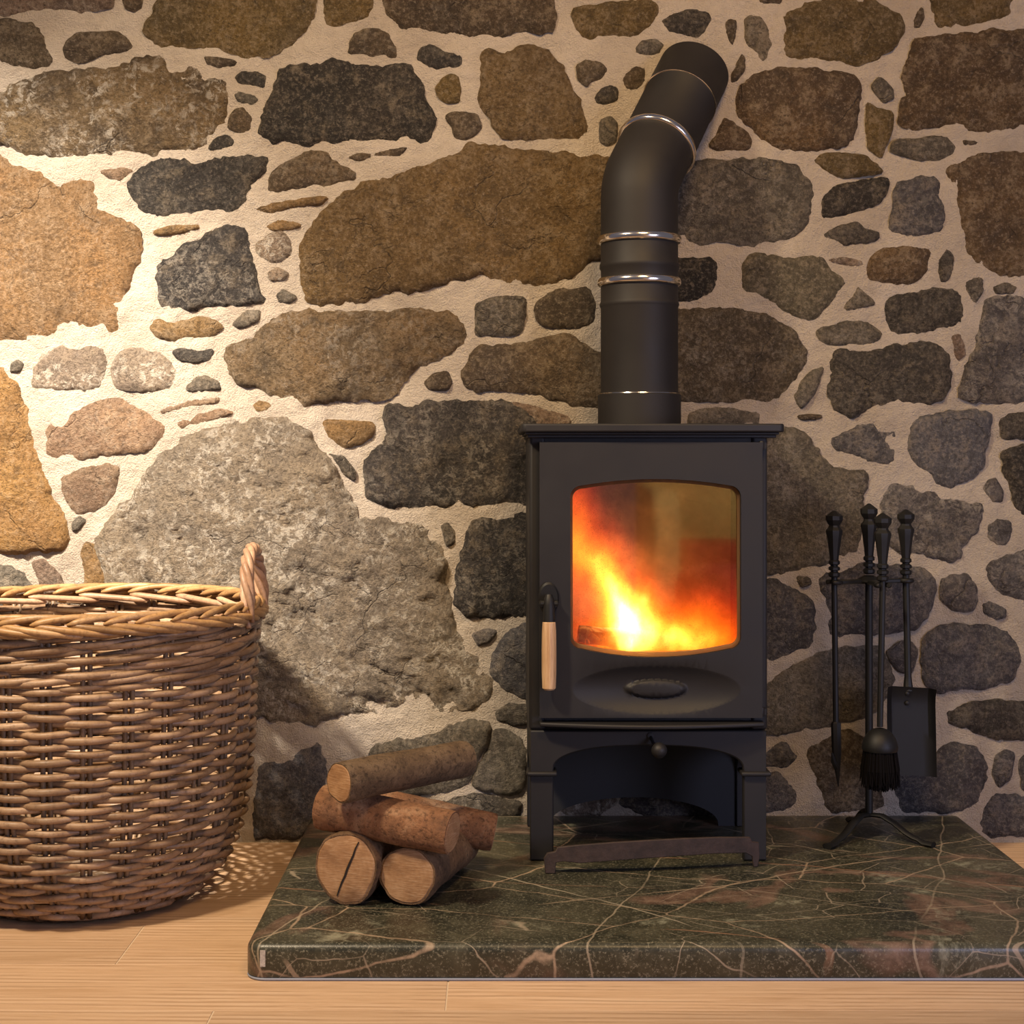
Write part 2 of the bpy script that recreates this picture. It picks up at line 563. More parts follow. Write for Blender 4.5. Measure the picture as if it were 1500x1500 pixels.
STONES = [
    ('P', [(-60, -60), (165, -60), (166, 5), (140, 12), (60, 15), (0, 22), (-60, 24)]),
    ('B', [(180, -40), (212, -40), (205, 8), (195, 14), (182, 8)]),
    ('B', [(-70, 30), (0, 30), (40, 28), (58, 50), (80, 88), (60, 95), (35, 99), (-70, 90)]),
    ('B', [(97, 60), (110, 50), (145, 47), (170, 46), (185, 57), (192, 68), (175, 73), (150, 78), (117, 89), (97, 82), (93, 70)]),
    ('O', [(238, -70), (462, -70), (462, 5), (450, 40), (430, 55), (400, 78), (380, 81), (345, 75), (320, 68), (275, 66), (240, 68), (225, 58), (209, 48), (215, 30), (230, 18)]),
    ('O', [(478, -60), (546, -60), (545, 20), (520, 30), (480, 39), (477, 10)]),
    ('B', [(562, -60), (814, -60), (810, 42), (790, 44), (755, 43), (735, 50), (700, 52), (660, 47), (600, 44), (585, 40), (580, 28), (565, 15)]),
    ('O', [(838, 15), (860, 8), (905, 2), (950, 0), (965, 5), (962, 25), (950, 40), (915, 52), (900, 48), (875, 55), (855, 50), (845, 38)]),
    ('D', [(970, 30), (985, 20), (1010, 15), (1040, 18), (1044, 30), (1035, 48), (1022, 54), (1000, 50), (980, 45)]),
    ('X1', [(-70, 142), (0, 140), (30, 120), (60, 112), (80, 103), (110, 105), (150, 103), (185, 92), (200, 84), (240, 83), (243, 98), (260, 108), (285, 97), (292, 110), (300, 120), (325, 118), (330, 135), (328, 160), (320, 180), (305, 200), (290, 215), (260, 216), (230, 220), (190, 222), (150, 230), (110, 228), (80, 228), (45, 225), (25, 215), (15, 205), (-70, 202)]),
    ('B', [(298, 83), (320, 83), (345, 90), (340, 95), (320, 97), (303, 92)]),
    ('D', [(345, 112), (355, 105), (375, 106), (388, 112), (386, 127), (370, 122), (348, 120)]),
    ('G', [(343, 138), (350, 133), (372, 140), (378, 147), (370, 153), (350, 148)]),
    ('B', [(337, 170), (345, 160), (355, 158), (368, 172), (367, 190), (355, 194), (335, 186)]),
    ('D', [(308, 212), (315, 202), (330, 198), (342, 207), (340, 214), (320, 219), (306, 218)]),
    ('K', [(405, 115), (412, 97), (450, 93), (490, 92), (540, 100), (590, 95), (602, 98), (610, 115), (617, 140), (625, 160), (637, 178), (632, 195), (620, 203), (580, 201), (540, 206), (500, 205), (450, 207), (400, 205), (380, 200), (384, 180), (393, 150), (400, 125)]),
    ('B', [(515, 60), (520, 48), (535, 42), (555, 42), (570, 50), (580, 70), (580, 83), (565, 80), (540, 78), (512, 75)]),
    ('D', [(611, 85), (618, 70), (630, 65), (645, 68), (650, 75), (685, 73), (686, 88), (675, 98), (655, 95), (640, 100), (630, 98)]),
    ('O', [(640, 128), (648, 115), (660, 108), (672, 112), (675, 130), (672, 147), (655, 148), (642, 140)]),
    ('B', [(655, 170), (665, 165), (680, 163), (697, 166), (704, 185), (695, 195), (680, 202), (668, 200), (663, 185)]),
    ('W', [(707, 80), (720, 75), (745, 80), (760, 70), (778, 67), (800, 70), (812, 85), (828, 105), (840, 135), (852, 160), (858, 180), (855, 198), (845, 203), (810, 200), (760, 201), (735, 195), (720, 170), (703, 150), (703, 120), (706, 100)]),
    ('B', [(846, 95), (860, 88), (880, 92), (888, 102), (880, 112), (865, 118), (860, 125), (848, 115)]),
    ('D', [(874, 142), (882, 130), (895, 125), (905, 128), (905, 145), (885, 150), (876, 148)]),
    ('G', [(880, 175), (895, 170), (903, 180), (903, 205), (890, 212), (880, 205)]),
    ('B', [(917, 110), (930, 95), (946, 100), (945, 120), (935, 132), (920, 130), (912, 118)]),
    ('G', [(931, 70), (940, 60), (960, 57), (972, 65), (965, 78), (945, 80), (933, 78)]),
    ('B', [(1064, 32), (1070, 28), (1078, 30), (1077, 55), (1073, 68), (1066, 55)]),
    ('G', [(1092, 28), (1100, 22), (1115, 25), (1128, 45), (1133, 65), (1128, 82), (1118, 90), (1108, 75), (1096, 60), (1095, 42)]),
    ('B', [(1110, -40), (1150, -40), (1145, 2), (1120, 5), (1112, 0)]),
    ('O', [(1147, 20), (1175, 10), (1200, 2), (1240, -2), (1290, 5), (1320, 20), (1324, 40), (1315, 58), (1300, 75), (1265, 93), (1240, 87), (1200, 82), (1150, 83), (1147, 70), (1143, 40)]),
    ('B', [(1340, 30), (1345, 18), (1352, 10), (1355, 25), (1348, 38), (1341, 38)]),
    ('O', [(1363, -60), (1480, -60), (1475, 15), (1470, 29), (1440, 30), (1400, 35), (1370, 35), (1366, 10)]),
    ('B', [(1073, 110), (1080, 92), (1087, 78), (1091, 85), (1091, 100), (1080, 115), (1073, 118)]),
    ('R', [(1100, 115), (1112, 103), (1150, 99), (1190, 100), (1230, 107), (1260, 118), (1260, 140), (1255, 170), (1252, 200), (1240, 212), (1200, 215), (1150, 217), (1125, 205), (1095, 180), (1085, 165), (1081, 145), (1085, 130)]),
    ('R', [(1345, 55), (1390, 50), (1440, 47), (1480, 45), (1570, 48), (1570, 165), (1500, 180), (1480, 193), (1430, 192), (1395, 180), (1350, 188), (1318, 183), (1323, 170), (1330, 145), (1335, 138), (1325, 122), (1325, 110), (1335, 90), (1340, 65)]),
    ('G', [(1279, 125), (1290, 112), (1308, 130), (1309, 142), (1297, 148), (1285, 135)]),
    ('O', [(1272, 150), (1285, 158), (1308, 165), (1305, 190), (1295, 215), (1292, 230), (1275, 215), (1272, 190)]),
    ('R', [(1040, 212), (1052, 195), (1060, 173), (1075, 178), (1090, 190), (1101, 205), (1098, 217), (1075, 219), (1055, 219)]),
    ('G', [(1308, 210), (1318, 205), (1340, 205), (1370, 200), (1390, 197), (1400, 215), (1397, 228), (1375, 234), (1345, 232), (1308, 220)]),
    ('B', [(1412, 205), (1425, 206), (1440, 210), (1425, 213), (1413, 211)]),
    ('G', [(1005, 240), (1040, 235), (1090, 236), (1130, 235), (1165, 240), (1175, 255), (1190, 272), (1190, 300), (1185, 320), (1170, 340), (1140, 350), (1095, 357), (1055, 350), (1015, 355), (1000, 340), (960, 330), (960, 265), (997, 250)]),
    ('O', [(1195, 235), (1205, 227), (1235, 224), (1270, 230), (1285, 240), (1293, 250), (1270, 255), (1240, 258), (1215, 250)]),
    ('K', [(1205, 300), (1210, 285), (1225, 275), (1255, 268), (1290, 263), (1302, 262), (1298, 283), (1285, 298), (1255, 308), (1220, 318), (1203, 322)]),
    ('L', [(1312, 280), (1320, 265), (1350, 260), (1372, 258), (1378, 280), (1385, 320), (1380, 340), (1350, 346), (1325, 342), (1305, 335), (1305, 320), (1312, 300)]),
    ('R', [(1395, 240), (1415, 228), (1440, 223), (1480, 225), (1570, 225), (1570, 400), (1495, 403), (1460, 398), (1430, 385), (1415, 370), (1415, 350), (1405, 310), (1402, 280), (1393, 255)]),
    ('D', [(1208, 345), (1220, 335), (1240, 330), (1255, 324), (1268, 338), (1288, 340), (1288, 347), (1270, 355), (1240, 357), (1225, 350)]),
    ('G2', [(1090, 385), (1097, 372), (1110, 369), (1140, 378), (1160, 380), (1185, 372), (1205, 378), (1220, 395), (1240, 412), (1230, 430), (1210, 450), (1190, 468), (1170, 460), (1145, 445), (1110, 432), (1090, 425), (1088, 405)]),
    ('P', [(1213, 380), (1235, 378), (1262, 382), (1265, 388), (1250, 390), (1225, 384)]),
    ('R', [(1270, 390), (1285, 370), (1300, 362), (1335, 362), (1367, 362), (1362, 385), (1350, 405), (1335, 415), (1300, 413), (1272, 410)]),
    ('D', [(1376, 380), (1387, 363), (1397, 375), (1397, 395), (1390, 410), (1380, 412), (1378, 395)]),
    ('K', [(960, 385), (1000, 378), (1050, 380), (1050, 400), (1045, 428), (1030, 436), (1005, 438), (960, 435)]),
    ('G', [(1235, 450), (1248, 435), (1257, 420), (1270, 432), (1283, 445), (1265, 450), (1240, 455)]),
    ('D', [(1297, 450), (1310, 435), (1340, 430), (1370, 424), (1400, 423), (1412, 435), (1418, 455), (1417, 470), (1395, 478), (1350, 485), (1310, 490), (1300, 465)]),
    ('G', [(1413, 415), (1425, 406), (1440, 407), (1440, 425), (1430, 445), (1422, 440)]),
    ('G', [(1455, 420), (1475, 415), (1490, 420), (1485, 430), (1460, 430)]),
    ('V', [(1447, 440), (1470, 433), (1500, 438), (1570, 440), (1570, 590), (1490, 588), (1450, 586), (1410, 583), (1410, 565), (1420, 535), (1430, 510), (1437, 480), (1442, 455)]),
    ('B2', [(960, 462), (1020, 455), (1060, 452), (1090, 455), (1130, 468), (1160, 485), (1175, 505), (1180, 520), (1170, 545), (1150, 572), (1135, 585), (1090, 586), (1040, 584), (960, 587)]),
    ('G', [(1197, 485), (1210, 480), (1235, 472), (1255, 468), (1275, 475), (1295, 487), (1290, 497), (1265, 503), (1230, 505), (1205, 497)]),
    ('D', [(1219, 530), (1222, 518), (1240, 515), (1270, 517), (1300, 508), (1340, 500), (1380, 505), (1390, 520), (1393, 550), (1388, 575), (1370, 588), (1320, 590), (1280, 600), (1240, 608), (1225, 600), (1217, 575), (1222, 550)]),
    ('P', [(1393, 492), (1405, 488), (1413, 500), (1415, 520), (1405, 527), (1398, 510)]),
    ('G', [(1166, 580), (1175, 560), (1190, 545), (1207, 538), (1200, 560), (1190, 580), (1175, 597), (1168, 590)]),
    ('G', [(1012, 608), (1030, 600), (1080, 600), (1112, 605), (1112, 625), (1010, 625)]),
    ('B', [(1170, 610), (1190, 608), (1205, 610), (1195, 614), (1175, 614)]),
    ('L2', [(1330, 620), (1360, 610), (1400, 605), (1452, 603), (1450, 630), (1445, 655), (1440, 680), (1425, 700), (1390, 713), (1365, 700), (1340, 675), (1333, 650)]),
    ('L', [(1215, 645), (1230, 635), (1260, 625), (1285, 615), (1300, 622), (1317, 625), (1313, 660), (1312, 680), (1285, 682), (1260, 670), (1225, 660)]),
    ('D', [(1468, 615), (1485, 605), (1560, 605), (1560, 638), (1500, 640), (1472, 642)]),
    ('G', [(1100, 640), (1140, 632), (1170, 632), (1185, 642), (1195, 660), (1215, 685), (1240, 692), (1272, 690), (1270, 710), (1262, 730), (1265, 760), (1258, 790), (1250, 808), (1225, 815), (1205, 825), (1180, 835), (1100, 838)]),
    ('D', [(1472, 665), (1490, 655), (1560, 650), (1560, 760), (1500, 755), (1490, 735), (1480, 710), (1473, 690)]),
    ('V', [(1300, 708), (1320, 706), (1345, 717), (1380, 730), (1420, 738), (1443, 745), (1440, 765), (1425, 790), (1413, 805), (1405, 822), (1380, 820), (1345, 808), (1310, 805), (1290, 780), (1288, 740)]),
    ('V', [(1443, 715), (1450, 705), (1460, 702), (1470, 720), (1468, 735), (1455, 735), (1447, 725)]),
    ('V', [(1448, 770), (1460, 760), (1480, 765), (1482, 775), (1475, 798), (1460, 803), (1448, 790)]),
    ('V', [(1445, 830), (1470, 812), (1500, 805), (1560, 805), (1560, 880), (1495, 878), (1460, 865), (1447, 850)]),
    ('L', [(1205, 845), (1240, 838), (1270, 828), (1320, 832), (1350, 835), (1368, 845), (1368, 870), (1360, 900), (1345, 918), (1320, 923), (1270, 925), (1220, 935), (1218, 900), (1210, 870)]),
    ('V', [(1380, 850), (1395, 840), (1420, 840), (1430, 860), (1432, 880), (1425, 893), (1400, 893), (1382, 880)]),
    ('V', [(1440, 885), (1450, 880), (1475, 892), (1475, 903), (1460, 907), (1442, 898)]),
    ('L', [(1095, 862), (1135, 850), (1150, 858), (1180, 872), (1195, 885), (1192, 915), (1190, 945), (1165, 948), (1140, 970), (1095, 988)]),
    ('G', [(1168, 845), (1185, 845), (1190, 855), (1175, 860)]),
    ('V', [(1300, 955), (1320, 942), (1335, 942), (1345, 955), (1335, 985), (1320, 983), (1308, 970)]),
    ('L', [(1358, 930), (1375, 920), (1400, 917), (1440, 917), (1470, 925), (1490, 945), (1495, 970), (1485, 995), (1460, 1003), (1410, 1010), (1370, 1015), (1355, 1000), (1352, 965)]),
    ('G', [(1100, 1015), (1150, 990), (1180, 965), (1210, 955), (1260, 948), (1290, 955), (1310, 990), (1300, 1020), (1285, 1045), (1240, 1055), (1200, 1065), (1150, 1075), (1100, 1075)]),
    ('D', [(1385, 1050), (1410, 1035), (1450, 1027), (1490, 1030), (1560, 1035), (1560, 1085), (1470, 1082), (1410, 1068)]),
    ('L', [(1115, 1100), (1150, 1088), (1170, 1110), (1150, 1125), (1115, 1122)]),
    ('L', [(1110, 1138), (1140, 1130), (1165, 1155), (1172, 1180), (1150, 1190), (1110, 1190)]),
    ('B', [(1180, 1110), (1200, 1085), (1240, 1070), (1275, 1080), (1300, 1120), (1304, 1160), (1295, 1188), (1250, 1190), (1210, 1186), (1200, 1150)]),
    ('L', [(1312, 1130), (1360, 1118), (1375, 1100), (1400, 1090), (1440, 1100), (1445, 1140), (1435, 1175), (1410, 1190), (1330, 1192), (1310, 1175)]),
    ('L', [(1460, 1110), (1475, 1100), (1487, 1105), (1480, 1140), (1465, 1155), (1458, 1135)]),
    ('L', [(1440, 1185), (1455, 1165), (1480, 1165), (1560, 1180), (1560, 1225), (1460, 1226), (1435, 1215)]),
    ('L', [(1497, 1110), (1560, 1100), (1560, 1165), (1500, 1160)]),
    ('W2', [(441, 385), (445, 350), (460, 325), (480, 305), (500, 285), (530, 275), (570, 255), (620, 245), (665, 230), (680, 218), (700, 214), (750, 217), (800, 225), (880, 230), (905, 234), (905, 370), (870, 380), (860, 385), (850, 400), (820, 410), (790, 416), (760, 412), (720, 405), (690, 402), (660, 410), (640, 420), (600, 425), (570, 425), (530, 438), (480, 444), (450, 440), (440, 420)]),
    ('B', [(395, 268), (400, 248), (425, 235), (450, 222), (475, 222), (495, 240), (525, 257), (500, 265), (450, 273), (410, 280), (393, 280)]),
    ('B', [(510, 230), (525, 225), (560, 222), (585, 217), (597, 215), (585, 228), (550, 230), (525, 233)]),
    ('D2', [(185, 278), (200, 250), (215, 240), (240, 233), (270, 235), (300, 237), (340, 232), (388, 230), (385, 245), (370, 270), (355, 295), (345, 305), (315, 310), (285, 308), (240, 312), (205, 308), (200, 295)]),
    ('Q', [(145, 250), (160, 245), (185, 245), (192, 250), (175, 265), (160, 262)]),
    ('T2', [(-90, 222), (0, 230), (25, 243), (60, 258), (80, 262), (130, 265), (143, 285), (142, 308), (160, 318), (185, 325), (204, 332), (203, 370), (190, 400), (178, 440), (175, 460), (165, 485), (120, 487), (90, 475), (75, 490), (45, 497), (-90, 498)]),
    ('T', [(223, 340), (245, 332), (270, 331), (292, 331), (275, 337), (240, 343)]),
    ('D3', [(225, 392), (245, 382), (265, 365), (295, 348), (320, 335), (340, 328), (358, 338), (363, 360), (370, 390), (378, 425), (388, 440), (365, 440), (325, 450), (280, 455), (240, 455), (228, 440), (232, 415)]),
    ('T', [(372, 305), (410, 297), (450, 290), (480, 289), (470, 297), (430, 303), (390, 312)]),
    ('T', [(390, 332), (410, 323), (430, 325), (440, 330), (425, 335), (400, 336)]),
    ('Y', [(375, 358), (390, 345), (410, 338), (422, 350), (425, 370), (410, 380), (395, 383), (378, 372)]),
    ('Y', [(392, 400), (405, 392), (420, 400), (415, 408), (395, 410)]),
    ('G', [(405, 432), (415, 425), (433, 435), (425, 442), (408, 442)]),
    ('T', [(217, 480), (225, 468), (250, 472), (290, 465), (315, 470), (325, 480), (310, 490), (280, 492), (250, 497), (230, 492)]),
    ('G', [(340, 475), (360, 455), (380, 455), (378, 468), (360, 478), (348, 480)]),
    ('W3', [(330, 520), (345, 505), (375, 495), (390, 475), (410, 465), (450, 455), (500, 458), (555, 458), (600, 455), (668, 460), (672, 475), (681, 485), (675, 505), (650, 520), (610, 535), (590, 550), (575, 580), (560, 585), (530, 583), (480, 585), (440, 592), (425, 590), (422, 580), (400, 575), (355, 565), (335, 545)]),
    ('G', [(697, 445), (710, 437), (740, 435), (768, 436), (768, 460), (765, 485), (745, 490), (700, 490), (697, 470)]),
    ('B', [(783, 448), (800, 430), (830, 422), (865, 420), (870, 440), (870, 470), (855, 480), (820, 477), (790, 475)]),
    ('B', [(678, 550), (690, 525), (700, 508), (740, 508), (780, 500), (810, 493), (840, 495), (870, 510), (900, 525), (900, 592), (870, 600), (840, 595), (820, 585), (780, 572), (735, 570), (700, 572), (680, 565)]),
    ('B', [(622, 560), (635, 548), (655, 545), (660, 560), (655, 570), (630, 570)]),
    ('D3', [(565, 600), (600, 597), (640, 590), (690, 590), (740, 592), (765, 600), (785, 610), (800, 740), (760, 735), (720, 738), (690, 740), (650, 743), (600, 745), (560, 740), (540, 730), (536, 700), (537, 675), (550, 660), (568, 655), (570, 630), (563, 615)]),
    ('T', [(472, 618), (490, 617), (520, 620), (546, 622), (545, 637), (525, 650), (507, 657), (490, 650), (480, 635)]),
    ('P', [(748, 590), (780, 597), (810, 605), (833, 612), (835, 628), (790, 628), (770, 600)]),
    ('Y', [(45, 560), (50, 540), (60, 520), (90, 510), (150, 507), (152, 520), (150, 550), (145, 568), (100, 570), (50, 573)]),
    ('Y', [(165, 530), (180, 512), (210, 511), (240, 520), (258, 545), (255, 570), (220, 572), (165, 570)]),
    ('D', [(252, 515), (265, 512), (290, 514), (310, 513), (305, 525), (285, 532), (262, 527)]),
    ('G', [(272, 568), (285, 555), (300, 551), (318, 560), (322, 570), (300, 572), (275, 572)]),
    ('G', [(15, 533), (25, 527), (35, 533), (28, 543), (15, 545)]),
    ('Q', [(231, 603), (260, 590), (300, 585), (322, 583), (318, 590), (280, 595), (240, 606)]),
    ('Q', [(258, 620), (285, 607), (320, 600), (343, 604), (320, 612), (290, 622), (265, 628)]),
    ('T', [(370, 595), (380, 587), (398, 592), (390, 602), (375, 602)]),
    ('Q', [(68, 625), (95, 617), (110, 600), (140, 588), (170, 585), (200, 600), (225, 615), (245, 630), (235, 645), (210, 655), (180, 660), (140, 665), (100, 668), (70, 670), (68, 645)]),
    ('Q', [(92, 700), (120, 685), (170, 680), (168, 705), (160, 735), (130, 750), (115, 755), (100, 740), (93, 715)]),
    ('U', [(-90, 528), (0, 535), (15, 555), (30, 580), (40, 610), (48, 650), (60, 690), (70, 720), (85, 755), (97, 785), (95, 803), (60, 810), (25, 808), (-90, 812)]),
    ('G', [(105, 768), (115, 757), (125, 762), (113, 776), (106, 777)]),
    ('X', [(160, 862), (150, 825), (140, 795), (150, 775), (170, 755), (185, 740), (200, 720), (215, 695), (230, 670), (260, 650), (290, 632), (330, 620), (380, 613), (430, 620), (455, 640), (470, 665), (490, 690), (505, 720), (515, 750), (525, 765), (555, 763), (590, 765), (620, 775), (640, 800), (650, 830), (655, 870), (655, 900), (665, 925), (685, 950), (700, 975), (718, 1005), (715, 1025), (690, 1035), (650, 1040), (610, 1048), (560, 1053), (520, 1045), (490, 1048), (470, 1060), (430, 1058), (390, 1050), (350, 1050), (200, 1050), (165, 960)]),
    ('T', [(120, 810), (126, 797), (136, 798), (144, 825), (152, 860), (150, 900), (128, 895), (124, 850)]),
    ('G', [(-60, 832), (10, 825), (35, 842), (50, 870), (45, 930), (-60, 930)]),
    ('P', [(45, 826), (60, 820), (80, 835), (95, 865), (100, 900), (70, 880)]),
    ('D3', [(680, 800), (692, 765), (720, 760), (765, 755), (800, 752), (800, 908), (760, 895), (730, 903), (690, 905), (668, 890), (670, 850), (675, 825)]),
    ('G', [(646, 770), (655, 765), (665, 780), (665, 795), (655, 800), (650, 785)]),
    ('V', [(692, 930), (710, 922), (728, 925), (718, 940), (700, 946)]),
    ('L', [(718, 975), (735, 945), (745, 925), (775, 910), (800, 920), (800, 1022), (760, 1020), (738, 1010), (722, 990)]),
    ('G', [(728, 1045), (745, 1033), (785, 1035), (795, 1060), (750, 1062), (730, 1055)]),
    ('G', [(540, 1110), (545, 1095), (570, 1088), (610, 1085), (660, 1065), (700, 1057), (718, 1063), (713, 1090), (695, 1125), (680, 1150), (640, 1165), (560, 1165), (540, 1140)]),
    ('G', [(728, 1068), (760, 1075), (768, 1110), (765, 1150), (755, 1165), (700, 1155), (692, 1148), (708, 1110), (721, 1080)]),
    ('G', [(645, 1178), (690, 1165), (730, 1170), (762, 1178), (760, 1197), (690, 1202), (645, 1198)]),
    ('L', [(372, 1130), (400, 1118), (430, 1105), (470, 1085), (478, 1120), (482, 1150), (470, 1200), (440, 1225), (400, 1229), (372, 1228)]),
    ('L', [(490, 1180), (560, 1175), (630, 1178), (632, 1200), (490, 1202)]),
    ('Y', [(812, 1100), (900, 1095), (900, 1199), (812, 1200)]),
    ('V', [(908, 1096), (1050, 1100), (1085, 1130), (1085, 1196), (912, 1197)]),
    ('G', [(480, 664), (500, 668), (518, 690), (519, 703), (505, 694), (490, 675)]),
    ('X', [(60, 910), (150, 905), (190, 1000), (185, 1060), (60, 1055)]),
    ('D', [(200, 1070), (355, 1065), (360, 1110), (340, 1225), (205, 1225)]),
    ('G', [(-80, 945), (45, 945), (45, 1080), (-80, 1075)]),
    ('B', [(-80, 1095), (90, 1075), (185, 1085), (190, 1220), (-80, 1222)]),
]
SPECIAL = {
    'X1': ((.30, .20, .095), (.125, .09, .058), .8, 1.1, .024),
    'G2': ((.150, .125, .080), (.120, .100, .066), .02, .4, .014),
    'B2': ((.105, .080, .048), (.085, .066, .044), .16, .55, .014),
    'W2': ((.25, .158, .062), (.195, .122, .05), .03, .85, .024),
    'W3': ((.255, .170, .085), (.170, .122, .072), .25, 1.0, .026),
    'T2': ((.33, .18, .070), (.25, .15, .07), .08, .8, .026),
    'D2': ((.080, .070, .060), (.055, .048, .044), .12, 1.1, .022),
    'D3': ((.095, .084, .078), (.055, .050, .048), .28, 1.1, .024),
    'L2': ((.135, .132, .140), (.115, .112, .120), .02, .4, .014),
}
KIND.update(SPECIAL)


def make_stone(i, kind, poly, px=True, step=.0068):
    rnd = random.Random(1000 + i)
    c1, c2, li, ro, rel = KIND[kind]
    if px:
        poly = [(wx(a), wz(b)) for a, b in poly]
    poly = [(x, z) for x, z in poly]
    A = np.array(poly)
    size = math.sqrt(max(1e-4, abs(sum(A[k - 1][0] * A[k][1] - A[k][0] * A[k - 1][1] for k in range(len(A))) / 2)))
    st = max(.0045, min(step, size / 14))
    sg = 1 if sum(A[k - 1][0] * A[k][1] - A[k][0] * A[k - 1][1] for k in range(len(A))) > 0 else -1
    poly = resample(chaikin(poly, 1, .22 if size > .09 else .12), st * .9)
    out = []
    n_ = len(poly)
    ja = .0075 * min(1, size / .14) * (.6 + .6 * ro)
    for q in range(n_):
        x, z = poly[q]
        (xa, za), (xb, zb) = poly[q - 2], poly[(q + 2) % n_]
        tx, tz = xb - xa, zb - za
        tl = math.hypot(tx, tz) + 1e-9
        off = .0032 + .0028 * min(1, size / .2) + ja * fbm(x, z, 24, 4, i) + ja * .5 * fbm(x, z, 80, 2, i + 9)
        out.append((x + sg * tz / tl * off, z - sg * tx / tl * off))
    poly = out
    A = np.array(poly)
    mn, mx = A.min(0), A.max(0)
    nxx, nzz = int((mx[0] - mn[0]) / st) + 2, int((mx[1] - mn[1]) / (st * .87)) + 2
    gx, gz = np.meshgrid(np.arange(nxx), np.arange(nzz))
    pts = np.stack([mn[0] + (gx + .5 * (gz % 2)) * st, mn[1] + gz * st * .87], -1).reshape(-1, 2)
    rs = np.random.RandomState(i)
    pts = pts + rs.uniform(-.25, .25, pts.shape) * st
    ins = inside(pts, poly)
    pts = pts[ins]
    if len(pts):
        pts = pts[edge_dist(pts, poly) > st * .55]
    V, F, lm = cdt([poly], pts.tolist())
    d = edge_dist(V, poly)
    rel = rel * min(1, .34 + size / .24)
    rr = min(.0095, size * .12)
    tx, tz = rnd.uniform(-.035, .035), rnd.uniform(-.03, .05)
    c0 = A.mean(0)
    vs = []
    amp = .62 * rel * ro
    for (x, z), dd in zip(V, d):
        e = 1 - math.exp(-dd / rr * 2.2)
        y = .0075 - e * (.0066 + .0019 * min(1, size / .12)) - (1 - math.exp(-dd / (rr * 4.5))) * rel * .62
        y -= e * (tx * (x - c0[0]) + tz * (z - c0[1]))
        # broken facets and crags
        nz1 = fbm(x, z, 9, 4, i * 3.1)
        ca, sa = math.cos(i * 1.3), math.sin(i * 1.3)
        tq = 2.6 * noise.fractal(Vector(((x * ca + z * sa) * 5, (z * ca - x * sa) * 11, i * 1.7)), 1., 2.1, 4) + 10
        tf = math.floor(tq)
        ts = min(1, max(0, (tq - tf - .38) / .24))
        nz2 = tf - 10 + ts * ts * (3 - 2 * ts)
        nz3 = fbm(x, z, 75, 2, i * 2.3)
        y -= e * (amp * .5 * nz1 + amp * .30 * nz2 + min(.0022, amp * .14) * nz3)
        if z < .075:
            y = max(y, -.004)
        vs.append((x - c0[0], y, z - c0[1]))
    me = bpy.data.meshes.new('stone')
    me.from_pydata(vs, [], [tuple(f) for f in F])
    me.materials.append(M_stone)
    me.polygons.foreach_set('use_smooth', [True] * len(me.polygons))
    o = bpy.data.objects.new('stone', me)
    C.objects.link(o)
    o.location = (c0[0], 0, c0[1])
    o.parent = wall_back
    k = rnd.uniform(.88, 1.14)
    hue = rnd.uniform(-.04, .04)
    o['tint_main'] = [c1[0] * k * (1 + hue), c1[1] * k, c1[2] * k * (1 - hue)]
    o['tint_patch'] = [c2[0] * k, c2[1] * k, c2[2] * k]
    o['lichen'] = li
    o['craggy'] = ro
    return o


build_wall()
for i, (k, p) in enumerate(STONES):
    make_stone(i, k, p)
# the wall goes on beyond the frame, in the same kind of stones
rnd = random.Random(5)
n_out = 0
for r in range(11):
    z0 = .06 + r * .19
    for cx in np.arange(-1.88, 2.0, .26):
        x0 = cx + (r * .37 % 1) * .24 + rnd.uniform(-.03, .03)
        z1 = z0 + .155
        if x0 > -1.40 and x0 < 1.02 and z0 < 1.80:
            continue
        if x0 + .22 > WX1 or z1 > WZ1:
            continue
        if not (x0 + .23 < -1.17 or x0 > 1.165 or z0 > 1.86):
            continue
        a, b = rnd.uniform(.17, .25), rnd.uniform(.13, .175)
        z1 = z0 + b
        poly = [(x0 + rnd.uniform(0, .04), z0 + rnd.uniform(0, .03)), (x0 + a * .5, z0 + rnd.uniform(-.01, .01)), (x0 + a - rnd.uniform(0, .04), z0 + rnd.uniform(0, .03)),
                (x0 + a, z0 + b * .5), (x0 + a - rnd.uniform(0, .05), z1 - rnd.uniform(0, .03)), (x0 + a * .5, z1), (x0 + rnd.uniform(0, .05), z1 - rnd.uniform(0, .03)), (x0, z0 + b * .5)]
        make_stone(400 + n_out, rnd.choice('TWBGDPRL' if x0 > 0 else 'TUWQGD'), poly, px=False, step=.014)
        n_out += 1

